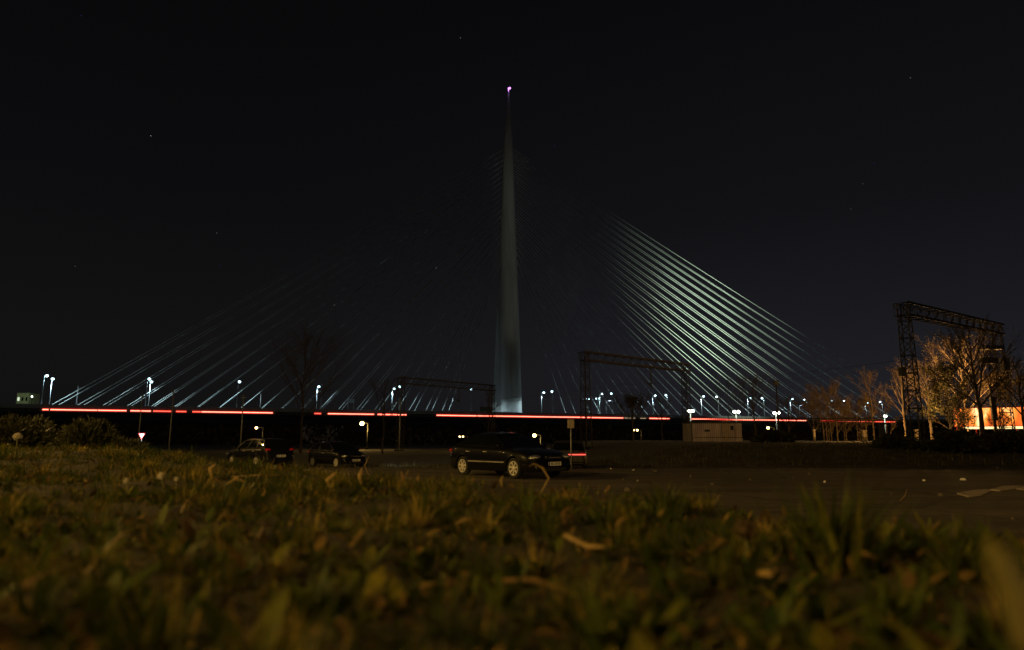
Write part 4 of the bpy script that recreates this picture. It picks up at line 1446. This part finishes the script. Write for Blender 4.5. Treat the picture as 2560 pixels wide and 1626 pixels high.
def leaves(x, y, z, L, w, az, lean, curl, fold, rs, shape=1.0):
    """Broad leaves: 7 rows by 3 columns, folded along the midrib."""
    n = len(x); rows = 7
    t = np.linspace(0, 1, rows)[None, :]
    ang = lean[:, None] + curl[:, None] * t
    ds = L[:, None] / (rows - 1)
    hor = np.concatenate([np.zeros((n, 1)), np.cumsum(np.sin(ang[:, :-1]) * ds, 1)], 1)
    ver = np.concatenate([np.zeros((n, 1)), np.cumsum(np.cos(ang[:, :-1]) * ds, 1)], 1)
    prof = np.sin(np.pi * t ** shape) ** .8 * .97 + .03
    wid = w[:, None] * prof * .5 * (1 + .18 * np.sin(t * 17 + rs.rand(n, 1) * 6))
    ca, sa = np.cos(az)[:, None], np.sin(az)[:, None]
    nx, nz = np.cos(ang), -np.sin(ang)
    v = np.empty((n, rows, 3, 3))
    for k, s in enumerate((-1, 0, 1)):
        up = fold[:, None] * wid * abs(s)
        v[:, :, k, 0] = x[:, None] + (hor - up * np.cos(ang)) * ca - sa * wid * s
        v[:, :, k, 1] = y[:, None] + (hor - up * np.cos(ang)) * sa + ca * wid * s
        v[:, :, k, 2] = z[:, None] + ver + up * np.sin(ang)
    b = (np.arange(n) * rows * 3)[:, None]
    q = []
    for r in range(rows - 1):
        for k in range(2):
            i = b[:, 0] + r * 3 + k
            q.append(np.stack([i, i + 1, i + 4, i + 3], -1))
    return v.reshape(-1, 3), np.concatenate(q), rows * 3


rs = np.random.RandomState(12)
# clumps: blades radiate from a few thousand tussock centres, with thin short grass between them
cx, cy = scatter(6500, rs, .55, 12.5, .85)
k = rs.rand(len(cx)) < np.clip(.50 + .40 * nz2(cx * .42 + 3, cy * .42), .10, 1)
cx, cy = cx[k], cy[k]
nc = len(cx)
ch = np.clip(rs.gamma(3.2, .021, nc), .025, .15)
ct = rs.normal(.44, .2, nc)
cnt = (rs.randint(22, 46, nc) * np.clip(1.5 - cy * .05, .8, 1.5)).astype(int)
ci = np.repeat(np.arange(nc), cnt)
N1 = len(ci)
az = rs.uniform(0, 2 * pi, N1)
rad = np.abs(rs.normal(0, .026, N1)) * (1 + .35 * np.clip(cy[ci] - 2, 0, 6))
x1, y1 = cx[ci] + np.cos(az) * rad, cy[ci] + np.sin(az) * rad
h1 = ch[ci] * rs.uniform(.45, 1.15, N1)
l1 = np.clip(rs.gamma(2, .2, N1) + rad / .09 * .2, .02, 1.2)
t1 = ct[ci] + .06 + .12 * rs.randn(N1) + (rs.rand(N1) < .10) * .45
x2, y2 = scatter(90000, rs, .5, 12.5, .9)
k = rs.rand(len(x2)) < np.clip(.35 + .35 * nz2(x2 * .7 + 1, y2 * .7), .08, 1)
x2, y2 = x2[k], y2[k]
N2 = len(x2)
x, y = np.concatenate([x1, x2]), np.concatenate([y1, y2])
n = len(x)
h = np.concatenate([h1, np.clip(rs.gamma(4, .009, N2), .01, .07)])
lay = rs.rand(N2) < .16
ln = np.concatenate([l1, np.where(lay, rs.uniform(1.0, 1.5, N2), rs.gamma(2, .25, N2))])
azz = np.concatenate([az + rs.normal(0, .5, N1), rs.uniform(0, 2 * pi, N2)])
tint = np.clip(np.concatenate([t1, .40 + .2 * rs.randn(N2) + lay * .38]), 0, 1)
w = rs.uniform(.0024, .0055, n) * (1 + 1.0 * np.clip(y - 2, 0, 7) / 7)
v, q, per = blades(x, y, BANK(x, y) - .004, h, w, azz, ln, rs.uniform(.1, 1.4, n), rs)
tag(np_obj('grass', v, q, M['grass'], np.repeat(tint, per)), 'short rough grass covering the bank in front of the lens', 'grass', kind='stuff')

x, y = scatter(4600, rs, .5, 10, 1.0)
k = rs.rand(len(x)) < np.clip(.55 + .4 * nz2(x * 1.1 + 1, y * 1.1 + 5), .1, 1) * np.clip(1.25 - y * .17, .22, 1)
x, y = x[k], y[k]; n = len(x)
# rosettes: each picked spot gets several leaves
reps = rs.randint(3, 7, n)
xi, yi = np.repeat(x, reps), np.repeat(y, reps)
N = len(xi)
az = rs.uniform(0, 2 * pi, N)
xi = xi + .008 * np.cos(az); yi = yi + .008 * np.sin(az)
Lf = np.repeat(rs.gamma(4, .014, n).clip(.02, .11) * np.clip(1.2 - y * .12, .6, 1), reps) * rs.uniform(.7, 1.25, N)
v, q, per = leaves(xi, yi, BANK(xi, yi) + .001, Lf, Lf * rs.uniform(.12, .46, N), az, rs.uniform(.35, 1.15, N), rs.uniform(.0, 1.0, N), rs.uniform(-.1, .45, N), rs, .85)
tint = np.clip(.5 + .24 * rs.randn(N), 0, 1)
tag(np_obj('weeds', v, q, M['weed'], np.repeat(tint, per)), 'low broad leaved weeds scattered through the grass', 'weeds', kind='stuff')

x, y = scatter(9500, rs, .5, 10, .95, over=.2)
n = len(x)
Lf = rs.gamma(4, .0085, n).clip(.012, .075)
v, q, per = leaves(x, y, BANK(x, y) + rs.uniform(.004, .035, n), Lf, Lf * rs.uniform(.08, .5, n), rs.uniform(0, 2 * pi, n), rs.uniform(.8, 1.6, n), rs.uniform(-.9, 1.2, n), rs.uniform(-.3, .7, n), rs, .8)
tint = np.clip(.40 + .28 * rs.randn(n), 0, 1)
tag(np_obj('fallen_leaves', v, q, M['litterleaf'], np.repeat(tint, per)), 'brown and tan dead leaves scattered over the bank', 'leaves', kind='stuff')

# rough grass on the far verge and along the foot of the embankment
n = 15000
x = rs.uniform(-22, 46, n); y = rs.uniform(36.5, 44, n)
k = (rs.rand(n) < np.clip(.6 + .3 * nz2(x * .25, y * .3), .1, 1))
x, y = x[k], y[k]; n = len(x)
h = rs.gamma(4, .05, n)
v, q, per = blades(x, y, G(x, y) - .04, h, rs.uniform(.012, .03, n), rs.uniform(0, 2 * pi, n), rs.gamma(2, .15, n), rs.uniform(.1, 1.3, n), rs)
tag(np_obj('verge_grass', v, q, M['verge'], np.repeat(rs.rand(n), per)), 'rough pale grass along the far edge of the car park', 'grass', kind='stuff')
vg = at(1050, 1140, 44)
light('added_beam', 'SPOT', at(960, 1128, 38.0), 420, (.85, 1.0, .92), .1, vg + Vector((-.9, 0, -.5)), 34, .9)  # added spot with no car behind it, brightens the verge grass

# ------------------------------------------------------------------ single plants and stalks that stand out on the bank
def ribbon(pts, ws, thick=.0012, up=None):
    """Thin strip with real thickness through world points."""
    m = MB(); rings = []
    pts = [Vector(p) for p in pts]
    for i, p in enumerate(pts):
        d = (pts[min(i + 1, len(pts) - 1)] - pts[max(i - 1, 0)]).normalized()
        a = up or Vector((0, -1, .2))
        s = d.cross(a)
        if s.length < 1e-4: s = Vector((1, 0, 0))
        s.normalize(); nrm = s.cross(d).normalized()
        w = ws[i] if hasattr(ws, '__len__') else ws
        rings.append([p - s * w / 2, p + nrm * (thick + w * .10), p + s * w / 2, p - nrm * thick])
    return m.rings(rings)


def single(name, label, cat, mb, m_, origin, group=None):
    o = mb.build(name, m_, smooth=False)
    # move the origin to the plant's foot
    o.data.transform(Matrix.Translation(-origin))
    o.location = origin
    return tag(o, label, cat, group)


# dandelion clock at the left
b0 = hit(38, 1135)
hd0 = at(44, 1093, b0.y)
t = empty('dandelion', b0, 'dandelion seed head on a thin stalk standing at the left edge of the bank', 'dandelion')
MB().tube([(0, 0, -.005), (.004, 0, (hd0.z - b0.z) * .5), hd0 - b0], [.0035, .003, .0025], 8).build('stem', M['stem'], t, smooth=True)
m = MB()
rg2 = random.Random(4)
c = hd0 - b0
rr = 10.0 / FPX * b0.y
for k in range(260):
    th, u = rg2.uniform(0, 2 * pi), rg2.uniform(-.35, 1)
    d = Vector((sqrt(1 - u * u) * cos(th), sqrt(1 - u * u) * sin(th), u))
    e_ = c + d * rr
    m.tube([c + d * rr * .15, e_], [rr * .012, rr * .02], 3, False)
    q = perp(d, rg2); s2 = d.cross(q)
    for a in range(3):
        dd = q * cos(a * pi / 3) + s2 * sin(a * pi / 3)
        m.tube([e_ - dd * rr * .16, e_ + dd * rr * .16], rr * .016, 3, False)
m.build('seed_head', M['seed'], t)

stalks = [
    ([(42, 1170), (95, 1140)], .030, 'straw', 'pale broken stalk lying at the left edge of the bank, below the dandelion'),
    ([(60, 1188), (130, 1176)], .012, 'straw', 'thin straw lying flat just below the broken stalk at the left'),
    ([(205, 1490), (300, 1385), (345, 1335)], .016, 'straw', 'thick blurred tan stalk slanting in the lower left grass'),
    ([(-40, 1600), (90, 1520), (220, 1440)], .015, 'deadleaf', 'long blurred brown stick in the lower left corner'),
    ([(575, 1202), (650, 1202), (720, 1198)], .012, 'straw', 'thin bent straw lying across the grass in front of the leftmost car'),
    ([(450, 1300), (470, 1270)], .016, 'straw', 'short dry curled leaf standing in the grass, left of centre'),
    ([(1410, 1360), (1412, 1385), (1470, 1405), (1515, 1420)], .020, 'straw', 'hooked pale dry leaf lying right of centre in the grass'),
    ([(1248, 1500), (1340, 1515), (1430, 1535)], .016, 'deadleaf', 'blurred brown stick lying near the bottom centre'),
    ([(1140, 1331), (1180, 1328)], .022, 'straw', 'small flat tan leaf in the grass at the centre'),
    ([(1540, 1340), (1570, 1322)], .026, 'straw', 'small bright tan leaf standing right of centre'),
    ([(1105, 1282), (1118, 1262), (1127, 1256)], .016, 'straw', 'small curled dry leaf standing below the rear wheel of the sedan'),
    ([(1315, 1298), (1322, 1275), (1326, 1262)], .013, 'straw', 'narrow upright dry leaf below the number plate of the sedan'),
    ([(1745, 1420), (1790, 1400), (1830, 1385)], .050, 'deadleaf', 'broad blurred tan dead leaf in the lower right grass'),
    ([(1900, 1480), (1930, 1500), (1945, 1470)], .022, 'straw', 'small blurred yellow leaf below the grass tuft'),
    ([(640, 1390), (655, 1350), (680, 1330)], .028, 'deadleaf', 'blurred brown upright leaf in the grass below the second car'),
    ([(545, 1320), (572, 1300)], .020, 'straw', 'pale small dead leaf below the leftmost car'),
]
for pts, w, mk, lab in stalks:
    ps = [hit(*p) for p in pts]
    ps = [p + Vector((0, 0, .026 + .012 * (i % 2) + (.012 if p.y < 2 else 0))) for i, p in enumerate(ps)]
    if len(ps) == 2: ps = [ps[0], ps[0].lerp(ps[1], .35) + Vector((0, 0, .006)), ps[0].lerp(ps[1], .7) + Vector((0, 0, .005)), ps[1]]
    # width follows the length in the picture, tapered at both ends
    n_ = len(ps)
    ws = [w * .62 * f for f in ([.55, 1, .9, .35] if n_ == 4 else [.8, 1, .5])]
    single('dry_stalk' if 'st' in mk else 'dead_leaf', lab, 'stalk' if ('stalk' in lab or 'stick' in lab or 'straw' in lab) else 'dead leaf', ribbon(ps, ws, .002), M[mk], ps[0], 'dry stalks and leaves lying on the bank')

# bent straw blade in front of the sedan's bumper
Yb = 4.0
ps = [at(1345, 1245, Yb), at(1372, 1196, Yb), at(1356, 1170, Yb + .01), at(1335, 1160, Yb), at(1322, 1166, Yb - .01)]
b_ = Vector((ps[0].x - .01, ps[0].y, float(BANK(ps[0].x, ps[0].y))))
single('bent_straw', 'bent straw coloured grass blade in front of the sedan bumper', 'straw', ribbon([b_] + ps, [.004, .006, .010, .010, .006, .002], .0006), M['straw'], b_)


for pts, w, mk, lab in [
    ([(826, 1228), (818, 1200), (842, 1180)], .040, 'straw', 'curled yellow dry leaf standing in the grass below the second car'),
    ([(530, 1200), (524, 1172), (540, 1160)], .045, 'straw', 'curled yellow dry leaf standing in the grass at the left'),
    ([(565, 1212), (590, 1196), (612, 1206)], .045, 'straw', 'cupped yellow dry leaf beside the thin bent straw'),
    ([(925, 1195), (912, 1165), (922, 1140)], .030, 'straw', 'narrow yellow leaf standing in front of the second car'),
    ([(905, 1222), (898, 1190), (905, 1170)], .034, 'straw', 'small yellow leaf standing right of the second car'),
    ([(1000, 1225), (1008, 1195), (1002, 1178)], .036, 'deadleaf', 'brown leaf standing between the second car and the sedan'),
    ([(1414, 1320), (1408, 1285), (1424, 1268)], .036, 'deadleaf', 'broad brown leaf standing below the sedan number plate'),
    ([(1255, 1218), (1252, 1200), (1258, 1190)], .030, 'straw', 'small yellow leaf standing in front of the sedan door'),
    ([(2225, 1275), (2262, 1240), (2268, 1222)], .030, 'straw', 'yellowed leaf tip standing at the right of the largest tuft'),
    ([(2170, 1440), (2190, 1400), (2130, 1365)], .022, 'straw', 'arched yellow blade right of the largest tuft')]:
    b0 = hit(*pts[0])
    ps = [b0] + [at(q[0], q[1], b0.y + .01 * i) for i, q in enumerate(pts[1:])]
    ps = [ps[0], ps[0].lerp(ps[1], .5), ps[1], ps[1].lerp(ps[2], .5), ps[2]]
    single('dead_leaf', lab, 'dead leaf', ribbon(ps, [w * .55 * f for f in (.25, .8, 1, .8, .2)], .001), M[mk], ps[0], 'dry leaves standing up in the grass')

# big near blade at the right edge, well inside the blur
ps = [Vector((.47, .50, float(BANK(.47, .50)))), at(2560, 1600, .50), at(2535, 1480, .51), at(2500, 1390, .52), at(2470, 1345, .53)]
single('broad_leaf', 'large blurred olive leaf rising along the right edge, close to the lens', 'leaf', ribbon(ps, [.012, .020, .024, .020, .006], .001), M['olive'], ps[0])
for px_, py_, bx, by, r_, m_, lab in [
    (315, 1204, 318, 1250, .016, 'seed', 'withered pinkish flower head in the left grass, leftmost of three'),
    (402, 1190, 408, 1240, .022, 'seed', 'largest withered pinkish flower head in the left grass'),
    (441, 1198, 436, 1240, .014, 'seed', 'withered pinkish flower head in the left grass, rightmost of three'),
    (1594, 1202, 1572, 1240, .018, 'seed', 'shaggy pale flower head standing at the edge of the lot right of the sedan'),
    (1865, 1325, 1860, 1420, .030, 'wither', 'dark blurred withered flower head left of the largest tuft')]:
    b0 = hit(bx, by); c0 = at(px_, py_, b0.y) - b0
    t = empty('withered_flower', b0, lab, 'flower', 'withered flower heads in the grass')
    MB().tube([(0, 0, -.005), c0 * .5 + Vector((.004, 0, 0)), c0], [.003, .0025, .002], 6).build('stem', M['stem'], t, smooth=True)
    m = MB(); g3 = random.Random(px_)
    m.sphere(c0, r_ * .55, 10, 7)
    for k in range(110):
        d = Vector((g3.gauss(0, 1), g3.gauss(0, 1), g3.gauss(.3, 1))).normalized()
        m.tube([c0 + d * r_ * .4, c0 + d * r_ * g3.uniform(.8, 1.15)], [r_ * .09, r_ * .03], 3, False)
    m.build('seed_head', M[m_], t)


def tuft(label, px, py, n, hmax, spread, seed, wmul=1.0, mk='grass', tl=(.2, .75)):
    p = hit(px, py)
    r_ = np.random.RandomState(seed)
    az = r_.uniform(0, 2 * pi, n)
    rad = np.abs(r_.normal(0, spread, n))
    x = p.x + np.cos(az) * rad; y = p.y + np.sin(az) * rad
    h = hmax * r_.uniform(.35, 1, n)
    v, q, per = blades(x, y, BANK(x, y) - .003, h, r_.uniform(.004, .010, n) * wmul, az + r_.normal(0, .5, n), r_.uniform(.05, .65, n), r_.uniform(.1, 1.2, n), r_)
    v = v - np.array([p.x, p.y, p.z])
    o = np_obj('grass_tuft', v, q, M[mk], np.repeat(r_.uniform(tl[0], tl[1], n), per))
    o.location = p
    return tag(o, label, 'grass tuft', 'taller grass tufts on the bank')


tuft('largest blurred grass tuft, right foreground in front of the lot', 2080, 1430, 150, .25, .05, 1, 2.2)
tuft('broad leaved blurred clump near the bottom right, close to the lens', 2230, 1600, 36, .13, .03, 21, 3.2, 'weed')
tuft('broad leaved blurred clump near the bottom centre, close to the lens', 1560, 1625, 30, .10, .03, 22, 3.2, 'weed')
tuft('broad leaved blurred clump left of the bottom centre, close to the lens', 760, 1560, 36, .12, .035, 23, 3.0, 'weed')
tuft('wide grass tuft at the edge of the lot right of the sedan', 1665, 1290, 110, .17, .045, 2, 1.6)
tuft('grass tuft in front of the leftmost car', 640, 1180, 110, .17, .13, 3, 1.0)
tuft('blurred grass tuft at the right edge of the bank', 2400, 1450, 60, .17, .05, 4, 1.7)
tuft('upright green tuft at the centre of the bank', 1062, 1300, 40, .16, .03, 5, 1.6)
tuft('grass tuft at the bottom right corner, close to the lens', 2520, 1640, 16, .13, .03, 6, 2.2)
tuft('grass tuft left of the dandelion at the left edge', 8, 1150, 70, .17, .08, 7, 1.1)
tuft('dark grass tuft between the sedan and the second car', 960, 1210, 90, .15, .06, 9, 1.0)
